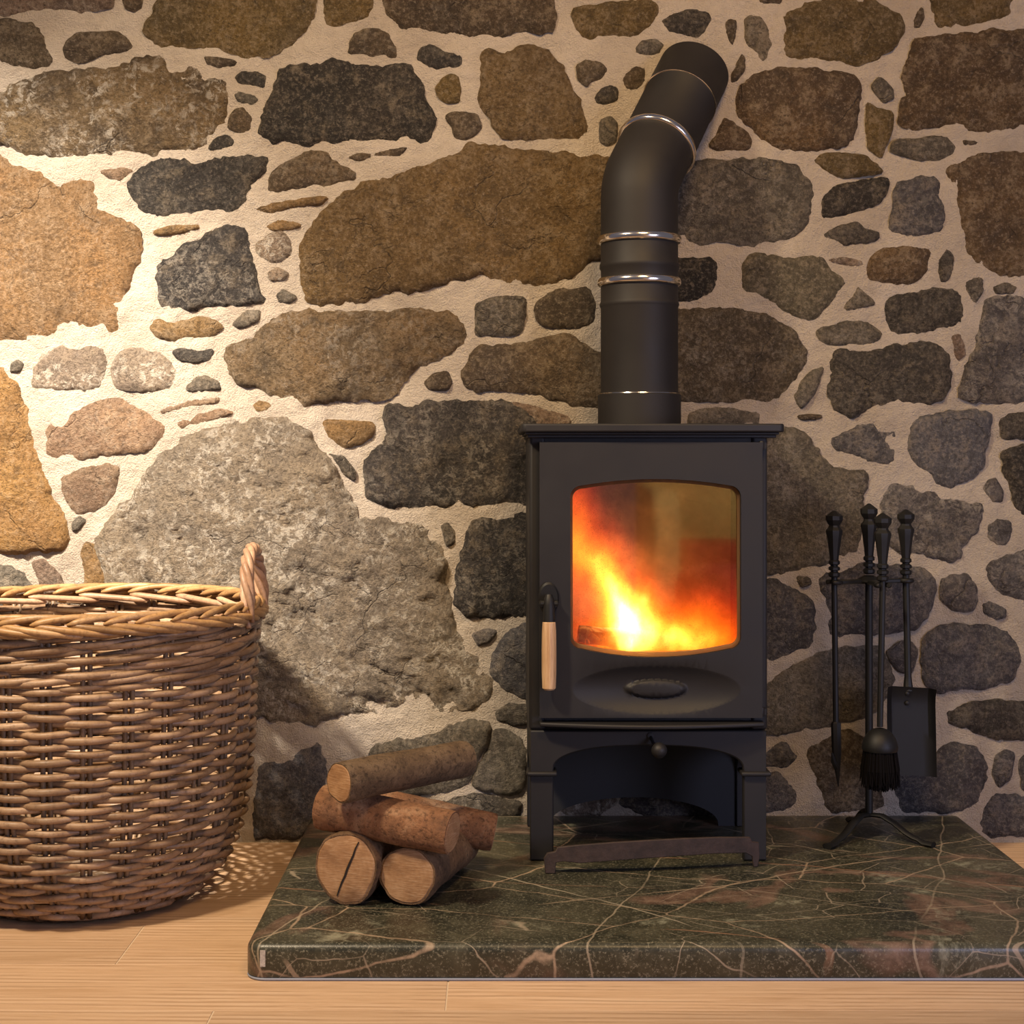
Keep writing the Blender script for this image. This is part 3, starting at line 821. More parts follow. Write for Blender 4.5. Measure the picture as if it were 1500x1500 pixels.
# ------------------------------------------------------------------ floor
def mat_oak():
    n = NT('oak_board')
    v0 = n.coord()
    add = n.new('ShaderNodeVectorMath', operation='ADD')
    n.link(v0, add.inputs[0])
    n.link(n.randvec(53.), add.inputs[1])
    v = add.outputs[0]

    def stretch(s):
        mp = n.new('ShaderNodeMapping')
        mp.inputs['Scale'].default_value = s
        n.link(v, mp.inputs['Vector'])
        return mp.outputs[0]
    g1 = n.noise(stretch((1.2, 11, 5)), 2.2, 5, .6, .8)
    g2 = n.noise(stretch((2.5, 60, 20)), 3, 6, .7, .3)
    g3 = n.noise(stretch((7, 210, 60)), 4, 4, .7)
    wv = n.new('ShaderNodeTexWave', wave_type='RINGS', rings_direction='Z')
    n.link(stretch((.55, 4.2, 1)), wv.inputs['Vector'])
    wv.inputs['Scale'].default_value = 5
    wv.inputs['Distortion'].default_value = 3.2
    wv.inputs['Detail'].default_value = 4
    wv.inputs['Detail Scale'].default_value = 1.2
    c = n.ramp(g1, [(.30, (.56, .355, .20)), (.5, (.72, .49, .305)), (.72, (.79, .57, .38))])
    c = n.mix(n.ramp(g2, [(.36, .30), (.50, 0)]), c, (.42, .26, .14))
    c = n.mix(n.math('MULTIPLY', n.ramp(wv.outputs['Fac'], [(.25, .5), (.5, 0)]), n.ramp(g1, [(.45, 0), (.55, 1)])), c, (.36, .20, .095))
    c = n.mix(n.ramp(g3, [(.33, .22), (.46, 0)]), c, (.36, .21, .11))
    k = n.ramp(n.objrand(), [(0, .86), (1, 1.08)])
    c = n.mix(1, c, k, 'MULTIPLY')
    h = n.math('ADD', n.math('MULTIPLY', g3, .6), g2)
    return n.set(color=c, rough=n.ramp(g2, [(.3, .52), (.7, .38)]), normal=n.bump(h, .18, .004), spec=.4)


def mat_simple(name, color, rough=.5, metal=0., bump=None, spec=.5, var=.0, scale=40):
    n = NT(name)
    v = n.coord()
    nz = n.noise(v, scale, 5, .65)
    c = n.mix(n.ramp(nz, [(.35, 0), (.65, 1)]), tuple(x * (1 - var) for x in color), tuple(min(1, x * (1 + var)) for x in color))
    kw = dict(color=c, rough=rough, metal=metal, spec=spec)
    if bump:
        kw['normal'] = n.bump(n.noise(v, bump[0], 4, .6), bump[1], bump[2])
    return n.set(**kw)


M_oak = mat_oak()
M_under = mat_simple('pale_bevel_highlight', (.72, .58, .42), .9)  # pale colour in the plank gaps stands in for highlights on the bevels
FX0, FX1, FY0 = -2.0, 2.05, -5.0
floor = MB().box(FX0, FX1, FY0, .28, -.06, -.0011).build('floor', M_under, smooth=False)
floor['kind'] = 'structure'
PWID = .197
butts = {0: [-.595, .605], 1: [-.071, 1.13], 2: [-.404, .80]}
rows = []
for r in range(-3, 23):
    y1 = -.547 - r * PWID                 # far edge of row r
    xs = butts.get(r)
    if xs is None:
        s = (r * .437 + .21) % 1.2
        xs = [FX0 + s + .01 + k * 1.2 for k in range(4)]
    else:
        xs = [xs[0] - 2.4, xs[0] - 1.2] + xs + [xs[-1] + 1.2]
    xs = sorted(x for x in xs if FX0 + .05 < x < FX1 - .05)
    xs = [FX0] + xs + [FX1]
    for a, b in zip(xs, xs[1:]):
        y0, yy = max(y1 - PWID, FY0), min(y1, -.001)
        if yy - y0 < .03:
            continue
        g = .0011
        MB().box(a + g, b - g, y0 + g * .2, yy - g * .2, -.0010, 0).build('plank', M_oak, floor, smooth=False, bevel=.0005, seg=1, loc=((a + b) / 2, (y0 + yy) / 2, 0))


# ------------------------------------------------------------------ hearth slab
def mat_marble():
    n = NT('green_marble')
    v = n.coord()

    def warp(vec, s, amt, det=4):
        nz = n.new('ShaderNodeTexNoise')
        nz.inputs['Scale'].default_value = s
        nz.inputs['Detail'].default_value = det
        n.link(vec, nz.inputs['Vector'])
        sb = n.new('ShaderNodeVectorMath', operation='SUBTRACT')
        n.link(nz.outputs['Color'], sb.inputs[0])
        sb.inputs[1].default_value = (.5, .5, .5)
        w_ = n.new('ShaderNodeVectorMath', operation='MULTIPLY_ADD')
        n.link(sb.outputs[0], w_.inputs[0])
        w_.inputs[1].default_value = (amt, amt, amt)
        n.link(vec, w_.inputs[2])
        return w_.outputs[0]

    def vein(scale, width, sc=(1, 1, 1), rot=0., am=.25, off=0.):
        mp = n.new('ShaderNodeMapping')
        mp.inputs['Scale'].default_value = sc
        mp.inputs['Rotation'].default_value = (0, 0, rot)
        mp.inputs['Location'].default_value = (off, off * .7, off * 1.3)
        n.link(warp(v, 4.5, am), mp.inputs['Vector'])
        vo = n.new('ShaderNodeTexVoronoi', feature='DISTANCE_TO_EDGE')
        n.link(mp.outputs[0], vo.inputs['Vector'])
        vo.inputs['Scale'].default_value = scale
        return n.math('DIVIDE', n.math('SUBTRACT', width, vo.outputs['Distance']), width * .7, clamp=True)
    def streak(scale, width, rot, st, off, det=3., rough=.5, dist=.0):
        mp = n.new('ShaderNodeMapping')
        mp.inputs['Rotation'].default_value = (.35, .2, rot)
        mp.inputs['Location'].default_value = (off, off * .6, off * .3)
        mp.inputs['Scale'].default_value = (1, st, st)
        n.link(v, mp.inputs['Vector'])
        q = n.noise(mp.outputs[0], scale, det, rough, dist)
        d = n.math('ABSOLUTE', n.math('SUBTRACT', q, .5))
        return n.math('DIVIDE', n.math('SUBTRACT', width, d), width * .7, clamp=True)
    big = n.noise(v, 3.2, 5, .6, .8)
    mid = n.noise(v, 24, 7, .7, .5)
    spk = n.noise(v, 240, 3, .7)
    c = n.ramp(big, [(.30, (.014, .016, .012)), (.50, (.036, .036, .023)), (.70, (.085, .078, .050))])
    c = n.mix(n.ramp(mid, [(.46, 0), (.70, .6)]), c, (.105, .098, .062))
    c = n.mix(n.ramp(spk, [(.54, 0), (.66, .7)]), c, (.24, .225, .16))
    fade = n.noise(v, 4.5, 3, .6)
    f1 = n.ramp(fade, [(.44, 0), (.56, 1)])
    f2 = n.ramp(fade, [(.44, 1), (.58, .1)])
    # broad pink-brown bands
    band = n.math('MULTIPLY', streak(2.0, .030, .9, 1.3, 3.3, 4, .55, .6), n.ramp(n.noise(v, 3.1, 2, .5), [(.46, 0), (.54, 1)]))
    c = n.mix(n.math('MULTIPLY', band, .5), c, n.ramp(mid, [(.35, (.12, .062, .04)), (.62, (.33, .20, .145))]))
    # pale cloudy patches
    cl = n.math('MULTIPLY', n.ramp(n.noise(v, 3.7, 6, .7, 1.3), [(.58, 0), (.66, 1)]), n.ramp(mid, [(.44, 0), (.58, 1)]))
    c = n.mix(n.math('MULTIPLY', cl, .7), c, (.36, .36, .26))
    # long thin veins in several directions, and straight fractures
    def line(period, width, rot, off, dist):
        mp = n.new('ShaderNodeMapping')
        mp.inputs['Rotation'].default_value = (.2, .15, rot)
        mp.inputs['Location'].default_value = (off, off * .6, off * .3)
        n.link(v, mp.inputs['Vector'])
        wv = n.new('ShaderNodeTexWave', wave_type='BANDS', bands_direction='X')
        n.link(mp.outputs[0], wv.inputs['Vector'])
        wv.inputs['Scale'].default_value = .314 / period
        wv.inputs['Distortion'].default_value = dist
        wv.inputs['Detail'].default_value = 5
        wv.inputs['Detail Scale'].default_value = 2.2
        wv.inputs['Detail Roughness'].default_value = .55
        e = (PI * width * .95 / period) ** 2
        return n.math('DIVIDE', n.math('SUBTRACT', wv.outputs['Fac'], 1 - e), e * .6, clamp=True)
    for (p_, w_, ro_, of_, di_, am_, col_, fd) in ((.45, .0026, 1.15, .1, .9, .8, (.42, .32, .22), f1), (.55, .0024, -.75, .5, .8, .85, (.44, .38, .28), f2),
                                                   (.42, .0028, 1.9, .3, 1.0, .75, (.37, .20, .12), f1), (.47, .0020, .35, .7, .9, .7, (.42, .35, .25), f2),
                                                   (.33, .0018, -1.2, .9, .9, .6, (.40, .33, .24), f1), (.6, .0022, 1.6, .2, 1., .5, (.34, .20, .13), f2)):
        c = n.mix(n.math('MULTIPLY', line(p_, w_, ro_, of_, di_), n.math('MULTIPLY', fd, am_ * .85)), c, col_)
    c = n.mix(n.math('MULTIPLY', vein(2.6, .0070, (1, 1.7, 1), .9, .07, 1.9), n.ramp(mid, [(.35, .3), (.55, .9)])), c, (.42, .31, .21))
    c = n.mix(n.math('MULTIPLY', vein(6.5, .0090, (1, 2.0, 1), -.4, .07, 6.1), n.math('MULTIPLY', f1, .7)), c, (.40, .33, .24))
    return n.set(color=c, rough=n.ramp(mid, [(.3, .27), (.7, .40)]), normal=n.bump(n.math('ADD', mid, n.math('MULTIPLY', spk, .5)), .14, .004), spec=.5)


M_marble = mat_marble()
M_seal = mat_simple('grey_sealant', (.30, .33, .40), .5)
HZ = .056                                                        # top of the hearth


def rounded_slab(x0, x1, y0, y1, z0, z1, rc, re):
    """slab with rounded front corners (rc) and a rounded top edge (re)"""
    def outline(ins):
        pts = [(x1 - ins * .5, y1), (x0 + ins, y1)]
        for k in range(9):
            a = PI + k * PI / 16
            pts.append((x0 + rc + (rc - ins) * math.cos(a), y0 + rc + (rc - ins) * math.sin(a)))
        for k in range(9):
            a = 1.5 * PI + k * PI / 16
            pts.append((x1 - rc + (rc - ins) * math.cos(a), y0 + rc + (rc - ins) * math.sin(a)))
        return pts
    rings = [(0.002, z0), (0, z0 + .002), (0, z1 - re)]
    for k in range(1, 7):
        a = k * PI / 12
        rings.append((re * (1 - math.cos(a)), z1 - re + re * math.sin(a)))
    vs, fs = [], []
    m = len(outline(0))
    for ins, z in rings:
        vs += [(x, y, z) for x, y in outline(ins)]
    for i in range(len(rings) - 1):
        for k in range(m):
            l = (k + 1) % m
            fs.append((i * m + k, i * m + l, (i + 1) * m + l, (i + 1) * m + k))
    fs.append(tuple(reversed(range(m))))
    fs.append(tuple((len(rings) - 1) * m + k for k in range(m)))
    return MB().add(vs, fs)


hearth = thing('hearth', 'dark green veined marble hearth slab with a rounded front edge, under the stove', 'hearth', (.29, -.41, 0))
rounded_slab(-.380, .957, -.820, -.004, .004, HZ, .030, .013).build('slab', M_marble, hearth, auto=60)
rounded_slab(-.3805, .9575, -.8215, -.004, 0, .0042, .032, .0012).build('sealant_strip', M_seal, hearth, auto=60)
# small pale label left of the front edge
M_chip = mat_simple('pale_inclusion', (.45, .41, .36), .5, var=.25, scale=300)
MB().box(-.3565, -.3485, -.8212, -.8198, .022, .047).build('pale_inset', M_chip, hearth, smooth=False)['label'] = 'small pale rectangular patch on the front edge'

# ------------------------------------------------------------------ stove
def mat_paint(name, base=.0125, rough=.55, tint=(1.02, .95, 1.02)):
    n = NT(name)
    v = n.coord()
    a = n.noise(v, 9, 4, .6)
    b = n.noise(v, 900, 2, .6)
    c = n.mix(n.ramp(a, [(.3, 0), (.7, 1)]), tuple(base * t * .85 for t in tint), tuple(base * t * 1.2 for t in tint))
    return n.set(color=c, rough=n.ramp(a, [(.3, rough - .05), (.7, rough + .06)]), normal=n.bump(b, .12, .001), spec=.42)


M_paint = mat_paint('black_stove_paint')
M_pipe = mat_paint('black_pipe_paint', .0095, .62, (1.15, .93, .82))
M_iron = mat_paint('black_wrought_iron', .0045, .55, (1, 1, 1.02))
M_inner = mat_simple('sooty_steel', (.012, .012, .014), .7)
M_brick = mat_simple('fire_brick', (.085, .062, .05), .9, var=.3, scale=18, bump=(80, .3, .004))
M_chrome = mat_simple('chrome', (.80, .74, .66), .16, 1.)
M_rust = mat_simple('rusty_brown_steel', (.040, .024, .019), .7, .0, (60, .35, .004), var=.35, scale=30)
M_ash_wood = None
YF = -.354                                                       # stove front plane
K = FPX / (YF + CAM_D)


def sx(px): return (px - PX) / K
def sz(py): return CAM_H - (py - PY) / K


XC = sx(950)


def mat_glass():
    n = NT('stove_glass')
    n.n.remove(n.b)
    tr = n.new('ShaderNodeBsdfTransparent')
    gl = n.new('ShaderNodeBsdfGlossy')
    gl.inputs['Roughness'].default_value = .04
    fr = n.new('ShaderNodeFresnel')
    fr.inputs['IOR'].default_value = 2.0
    v = n.coord()
    soot = n.noise(v, 9, 5, .6)
    spk = n.noise(v, 420, 2, .6)
    tcol = n.mix(n.ramp(soot, [(.35, 0), (.7, 1)]), (.95, .90, .86), (.66, .58, .52))
    tcol = n.mix(n.ramp(spk, [(.60, 0), (.72, .55)]), tcol, (.40, .34, .30))
    n.link(tcol, tr.inputs['Color'])
    mx = n.new('ShaderNodeMixShader')
    n.link(fr, mx.inputs[0])
    n.link(tr, mx.inputs[1])
    n.link(gl, mx.inputs[2])
    n.link(mx, n.out.inputs['Surface'])
    return n.m


def mat_rope():
    n = NT('glass_rope_seal')
    n.n.remove(n.b)
    t = n.new('ShaderNodeBsdfTranslucent')
    t.inputs[0].default_value = (.85, .66, .45, 1)
    d = n.new('ShaderNodeBsdfDiffuse')
    d.inputs[0].default_value = (.16, .10, .06, 1)
    mx = n.new('ShaderNodeMixShader')
    mx.inputs[0].default_value = .75
    n.link(d, mx.inputs[1])
    n.link(t, mx.inputs[2])
    n.link(mx, n.out.inputs['Surface'])
    return n.m


def mat_pale_wood():
    n = NT('pale_ash_wood')
    v = n.coord(scale=(1, 1, .06))
    g = n.noise(v, 160, 5, .7)
    g2 = n.noise(v, 500, 3, .6)
    c = n.ramp(g, [(.32, (.42, .24, .115)), (.55, (.60, .40, .225)), (.75, (.68, .48, .30))])
    c = n.mix(n.ramp(g2, [(.35, .4), (.5, 0)]), c, (.33, .18, .08))
    return n.set(color=c, rough=.42, normal=n.bump(g, .1, .002))


M_glass = mat_glass()
M_rope = mat_rope()
M_handle = mat_pale_wood()

stove = thing('wood_stove', 'matt black wood burning stove with arched glass door, standing on the marble hearth', 'stove', (XC, -.2, HZ))
XL, XR = sx(775), sx(1125)
ZB, ZT = sz(1070), sz(636)
YB = -.062
# body: hollow box of steel walls
b = MB()
b.box(XL, XL + .03, YF + .004, YB, ZB, ZT)
b.box(XR - .03, XR, YF + .004, YB, ZB, ZT)
b.box(XL + .028, XR - .028, YB - .02, YB - .001, ZB, ZT - .001)
b.box(XL + .028, XR - .028, YF + .009, YB - .002, ZT - .02, ZT - .001)
b.box(XL + .028, XR - .028, YF + .009, YB - .002, ZB + .001, ZB + .03)
b.build('body', M_paint, stove, bevel=.006, seg=3)
FL, FR, FB, FT = sx(812), sx(1102), sz(985), sz(690)
fr = MB()
plate(fr, [[(XL + .02, ZB + .01), (XR - .02, ZB + .01), (XR - .02, ZT - .006), (XL + .02, ZT - .006)], [(FL, FB), (FR, FB), (FR, FT), (FL, FT)]], YF + .008, .014)
fr.build('front_frame', M_paint, stove)
# fire brick lining: five panels
yb = YB - .03
for nm, bx in (('back_brick', (FL - .012, FR + .012, yb - .018, yb, FB - .02, FT + .02)),
               ('side_brick', (FL - .022, FL - .004, YF + .024, yb - .019, FB - .02, FT + .02)),
               ('side_brick', (FR + .004, FR + .022, YF + .024, yb - .019, FB - .02, FT + .02)),
               ('floor_brick', (FL - .003, FR + .003, YF + .024, yb - .019, FB - .022, FB - .004)),
               ('baffle', (FL - .003, FR + .003, YF + .05, yb - .019, FT + .004, FT + .02))):
    MB().box(*bx).build(nm, M_brick, stove, bevel=.002)

# top plate, bowed at the front, with a moulding under it
tp = []
x0, x1 = sx(763), sx(1145)
for k in range(13):
    t = k / 12
    tp.append((x0 + .006 + (x1 - x0 - .012) * t, YF - .030 - .010 * math.sin(PI * t)))
loop = [(x1, -.045)] + [(x0, -.045), (x0, YF - .024)] + tp + [(x1, YF - .024)]


def extrude_xy(mb, loop, z0, z1):
    n = len(loop)
    a = sum(loop[i][0] * loop[(i + 1) % n][1] - loop[(i + 1) % n][0] * loop[i][1] for i in range(n))
    if a < 0:
        loop = loop[::-1]
    vs = [(x, y, z0) for x, y in loop] + [(x, y, z1) for x, y in loop]
    fs = [tuple(reversed(range(n))), tuple(range(n, 2 * n))]
    fs += [(i, (i + 1) % n, n + (i + 1) % n, n + i) for i in range(n)]
    return mb.add(vs, fs)


extrude_xy(MB(), loop, sz(633.5), sz(621)).build('top_plate', M_paint, stove, bevel=.003)
m = MB()
m.box(x0 + .008, x1 - .008, YF - .020, -.05, sz(637), sz(633.4))
m.box(x0 + .012, x1 - .012, YF - .012, -.054, sz(641.5), sz(636.9))
m.build('top_moulding', M_paint, stove, bevel=.0015)

# door
dx0, dx1, dz0, dz1 = sx(790), sx(1114), sz(1049), sz(648)
DY = YF - .020


def arch_rect(px0, px1, top_c, top_s, bot_c, bot_s, rad, n=14):
    """rounded opening with bowed top and bottom, given in pixels of the stove front"""
    pts = []
    xm, hw = (px0 + px1) / 2, (px1 - px0) / 2

    def top(x): return top_c + (top_s - top_c) * ((x - xm) / hw) ** 2
    def bot(x): return bot_c + (bot_s - bot_c) * ((x - xm) / hw) ** 2
    for k in range(n + 1):
        x = px0 + rad + (px1 - px0 - 2 * rad) * k / n
        pts.append((x, bot(x)))
    for k in range(1, 7):
        a = k * PI / 12
        pts.append((px1 - rad + rad * math.sin(a), bot(px1 - rad) - rad + rad * math.cos(a)))
    for k in range(7):
        a = k * PI / 12
        pts.append((px1 - rad + rad * math.cos(a), top(px1 - rad) + rad - rad * math.sin(a)))
    for k in range(1, n):
        x = px1 - rad - (px1 - px0 - 2 * rad) * k / n
        pts.append((x, top(x)))
    for k in range(7):
        a = k * PI / 12
        pts.append((px0 + rad - rad * math.sin(a), top(px0 + rad) + rad - rad * math.cos(a)))
    for k in range(1, 7):
        a = k * PI / 12
        pts.append((px0 + rad - rad * math.cos(a), bot(px0 + rad) - rad + rad * math.sin(a)))
    return pts


def to_stove(pts): return [(sx(a), sz(c)) for a, c in pts]


op = arch_rect(834.5, 1083, 701.5, 714, 961, 945, 17)
ELX, ELZ, ERX, ERZ = sx(960), sz(1008), 122 / K, 36 / K
extra = []
for r in (.985, 1.0, 1.015, .93, .85, .75, .65, .56, .48, .42, .40, .385, .37, .355, .34, .32, .28, .18, .08):
    n_ = max(10, int(72 * r))
    for k in range(n_):
        a = 2 * PI * (k + .5 * (int(r * 100) % 2)) / n_
        extra.append((ELX + ERX * r * math.cos(a), ELZ + ERZ * r * math.sin(a)))


def dish(x, z):
    r = math.hypot((x - ELX) / ERX, (z - ELZ) / ERZ)
    if r >= 1:
        return 0
    d = .016 * (1 - r ** 2.2)
    t = min(1, max(0, (.385 - r) / .065))
    return d * (1 - t) + (.0085 - .002 * (1 - (min(r, .385) / .385) ** 2)) * t


door = MB()
do = resample([(dx0, dz0), (dx1, dz0), (dx1, dz1), (dx0, dz1)], .03)
plate(door, [do, to_stove(op)], DY, .026, extra, dish)
door_o = door.build('door', M_paint, stove, auto=40)
# chamfered reveal inside the opening
op2 = arch_rect(838.5, 1079.5, 706.5, 718.5, 955.5, 940, 14)
A_, B_ = to_stove(op), to_stove(op2)
m = MB()
n_ = len(A_)
cx_, cz_ = sx(959), sz(830)
vs = [(x, DY + .012, z) for x, z in A_] + [(x, DY + .0135, z) for x, z in B_] + [(x, DY + .0195, z) for x, z in B_] + [(x, DY + .0195, z) for x, z in A_]
fs = []
for i in range(n_):
    j = (i + 1) % n_
    for q in range(4):
        q2 = (q + 1) % 4
        fs.append((q * n_ + i, q * n_ + j, q2 * n_ + j, q2 * n_ + i))
m.add(vs, fs)
m.build('glass_seal', M_rope, door_o, auto=50)['label'] = 'pale rope seal round the glass, glowing orange'
g = MB()
plate(g, [to_stove(arch_rect(836, 1081.5, 703, 715.5, 959, 943, 16))], DY + .0200, .004)
g.build('glass', M_glass, door_o, smooth=False)['label'] = 'sooty arched glass pane'
# handle: oval plate, fork bracket, socket, wooden grip
hx = sx(803)
m = MB()
m.lathe([(1, 0), (1, .004), (.86, .007), (.80, .007)], 28)
m.v = [(hx + v[0] * 15 / K, DY - v[2], sz(875) + v[1] * 24 / K) for v in m.v]
m.f = [f[::-1] for f in m.f]
m.build('handle_plate', M_iron, door_o)
m = MB()
m.tube([(hx - .013, DY - .006, sz(880)), (hx - .013, DY - .024, sz(882))], .0045, 8)
m.tube([(hx + .013, DY - .006, sz(880)), (hx + .013, DY - .024, sz(882))], .0045, 8)
m.tube([(hx - .0155, DY - .020, sz(881)), (hx + .0155, DY - .020, sz(881))], .0055, 10)
m.build('handle_bracket', M_iron, door_o)
m = MB()
m.tube([(hx, DY - .020, sz(868)), (hx, DY - .021, sz(874)), (hx, DY - .022, sz(884)), (hx, DY - .023, sz(910))], [.006, .009, .0105, .0112], 16)
m.build('handle_socket', M_iron, door_o)
m = MB()
m.lathe([(.0095, 0), (.0122, .003), (.0132, .03), (.0134, .07), (.0128, .105), (.0118, .121), (.0105, .1225)], 20, (hx, DY - .0235, sz(1005)))
m.build('handle_grip', M_handle, door_o)['label'] = 'pale wooden door grip'
for zz in (650, 1044):
    m = MB()
    m.lathe([(.0045, 0), (.0052, .001), (.0052, .015), (.0045, .016)], 12, (sx(1113.5), YF - .014, sz(zz + (9 if zz < 800 else 3))))
    m.box(sx(1111), sx(1121), YF - .012, YF + .006, sz(zz + (9 if zz < 800 else 3)) + .002, sz(zz + (9 if zz < 800 else 3)) + .013)
    m.build('hinge', M_paint, stove)
# ledge under the door
lp = [(sx(1118), YF + .004), (sx(790), YF + .004)]
for k in range(17):
    t = k / 16
    lp.append((sx(790) + (sx(1118) - sx(790)) * t, YF - .020 - .030 * math.sin(PI * t)))
m = extrude_xy(MB(), lp, sz(1062), sz(1055.5))
m.build('ash_ledge', M_paint, stove, bevel=.003, seg=3)
# air control
m = MB()
m.tube([(sx(953), YF + .004, sz(1079)), (sx(955), YF - .020, sz(1085)), (sx(962), YF - .030, sz(1094))], .0032, 8)
m.lathe([(.001, -.0145), (.006, -.0132), (.0105, -.0095), (.0135, -.005), (.0145, 0), (.0135, .005), (.0105, .0095), (.006, .0132), (.001, .0145)], 18, (sx(962.5), YF - .036, sz(1093.5)))
m.build('air_control_knob', M_paint, stove)
m = MB()
m.lathe([(.006, 0), (.006, .003), (.004, .0035)], 12, (sx(953), YF + .002, sz(1078)), (0, -1, 0))
m.build('air_control_slot', M_inner, stove)


# log store stand with arches
def arch_panel(x0, x1, xl, xr, zb, zs, zt, ztop, p=2.3):
    """panel with an arched cut from below"""
    pts = [(x0, zb), (xl, zb), (xl, zs)]
    n = 26
    for k in range(1, n):
        a = PI - PI * k / n
        ca, sa = math.cos(a), math.sin(a)
        pts.append(((xl + xr) / 2 + (xr - xl) / 2 * math.copysign(abs(ca) ** (2 / p), ca), zs + (zt - zs) * abs(sa) ** (2 / p)))
    pts += [(xr, zs), (xr, zb), (x1, zb), (x1, ztop), (x0, ztop)]
    return pts


sl, sr = sx(777), sx(1123)
m = MB()
plate(m, [arch_panel(sl, sr, sx(811), sx(1089), HZ + .0005, sz(1128), sz(1092.5), ZB - .0002)], YF + .002, .016)
m.build('stand_front', M_paint, stove, bevel=.003)
for xs_ in (sl, sr - .014):
    m = MB()
    y0_, y1_ = YF + .0185, YB
    ap = arch_panel(y0_, y1_, y0_ + .035, y1_ - .035, HZ + .0005, HZ + .10, HZ + .165, ZB - .0004)
    plate(m, [ap], 0, .014)
    m.v = [(xs_ + .014 - v[1], v[0], v[2]) for v in m.v]
    m.f = [f for f in m.f]
    m.build('stand_side', M_paint, stove, bevel=.002)
m = MB()
bx0, bx1 = P(806, 1170, -.09).x, P(1052, 1170, -.09).x
plate(m, [arch_panel(sl + .015, sr - .015, bx0, bx1, HZ + .0005, HZ + .006, P(0, 1168, -.09).z, ZB - .0006, 2.0)], -.09, .008)
m.build('stand_back', M_inner, stove)
for a, c in ((772, 816), (1085, 1129)):
    m = MB()
    m.box(sx(a), sx(c), YF - .008, YF + .040, sz(1136.5), sz(1130))
    m.build('leg_collar', M_paint, stove, bevel=.0032, seg=3)

# fire: burning logs and embers on the grate, flames
def mat_char():
    n = NT('charred_wood')
    v = n.coord()
    vo = n.new('ShaderNodeTexVoronoi', feature='DISTANCE_TO_EDGE')
    n.link(v, vo.inputs['Vector'])
    vo.inputs['Scale'].default_value = 60
    cr = n.ramp(vo.outputs['Distance'], [(.0, 1), (.05, 0)])
    nz = n.noise(v, 30, 4, .6)
    c = n.ramp(nz, [(.4, (.012, .010, .010)), (.7, (.09, .08, .075))])
    n.setin(n.b.inputs['Emission Color'], (1., .20, .02))
    n.link(n.math('MULTIPLY', n.math('MULTIPLY', cr, n.ramp(nz, [(.45, 0), (.65, 1)])), .8), n.b.inputs['Emission Strength'])
    return n.set(color=c, rough=.9, normal=n.bump(vo.outputs['Distance'], .6, .006))


M_char = mat_char()


def rough_log(a, bb, r, seed, sides=14, seg=10, taper=1., amp=.10):
    a, bb = Vector(a), Vector(bb)
    ax = (bb - a)
    L = ax.length
    t = ax.normalized()
    u = t.orthogonal().normalized()
    v = t.cross(u)
    vs, fs = [], []
    for i in range(seg + 1):
        f = i / seg
        for k in range(sides):
            an = 2 * PI * k / sides
            q = r * (1 + (taper - 1) * f) * (1 + amp * noise.fractal(Vector((math.cos(an) * 1.1 + seed, math.sin(an) * 1.1, f * L / r * .35)), 1, 2, 3))
            if i in (0, seg):
                q *= .96
            vs.append(a + t * L * f + (u * math.cos(an) + v * math.sin(an)) * q)
    for i in range(seg):
        for k in range(sides):
            l = (k + 1) % sides
            fs.append((i * sides + k, i * sides + l, (i + 1) * sides + l, (i + 1) * sides + k))
    return vs, fs, [vs[k] for k in range(sides)], [vs[seg * sides + k] for k in range(sides)], t


FZ = FB - .004
gx0, gx1 = FL + .01, FR - .01
for i, (p0, p1, r, lab) in enumerate((((sx(850), -.20, FZ + .026), (sx(1040), -.205, FZ + .026), .024, 'charred log lying flat at the back of the stove fire'),
                                      ((sx(905), -.285, FZ + .018), (sx(1062), -.270, FZ + .018), .016, 'charred log lying along the front of the stove fire'),
                                      ((sx(852), -.245, FZ + .060), (sx(990), -.235, FZ + .045), .018, 'charred log resting on top of the other burning logs'))):
    vs, fs, e0, e1, t = rough_log(p0, p1, r, i * 7., amp=.22)
    nn = len(vs)
    m = MB().add(vs, fs)
    m.add(e0, [tuple(reversed(range(len(e0))))]).add(e1, [tuple(range(len(e1)))])
    c_ = (Vector(p0) + Vector(p1)) / 2
    tag(m.build('burning_log', M_char, None, loc=(c_.x, c_.y, c_.z - r)), lab, 'log', 'burning logs in the stove')
rnd = random.Random(3)
m = MB()
for k in range(150):
    x, y = rnd.uniform(gx0, gx1), rnd.uniform(YF + .04, -.13)
    r = rnd.uniform(.006, .014)
    m.lathe([(r * .5, -r * .6), (r, -.1 * r), (r * .8, r * .5), (r * .3, r * .8)], 6, (x, y, FZ + r * .5), (rnd.uniform(-.5, .5), rnd.uniform(-.5, .5), 1), phase=rnd.uniform(0, 3))
emb = m.build('ember_bed', M_char, None, smooth=False, loc=(XC, -.22, FZ))
tag(emb, 'bed of glowing embers on the stove floor under the burning logs', 'embers')
emb['kind'] = 'stuff'


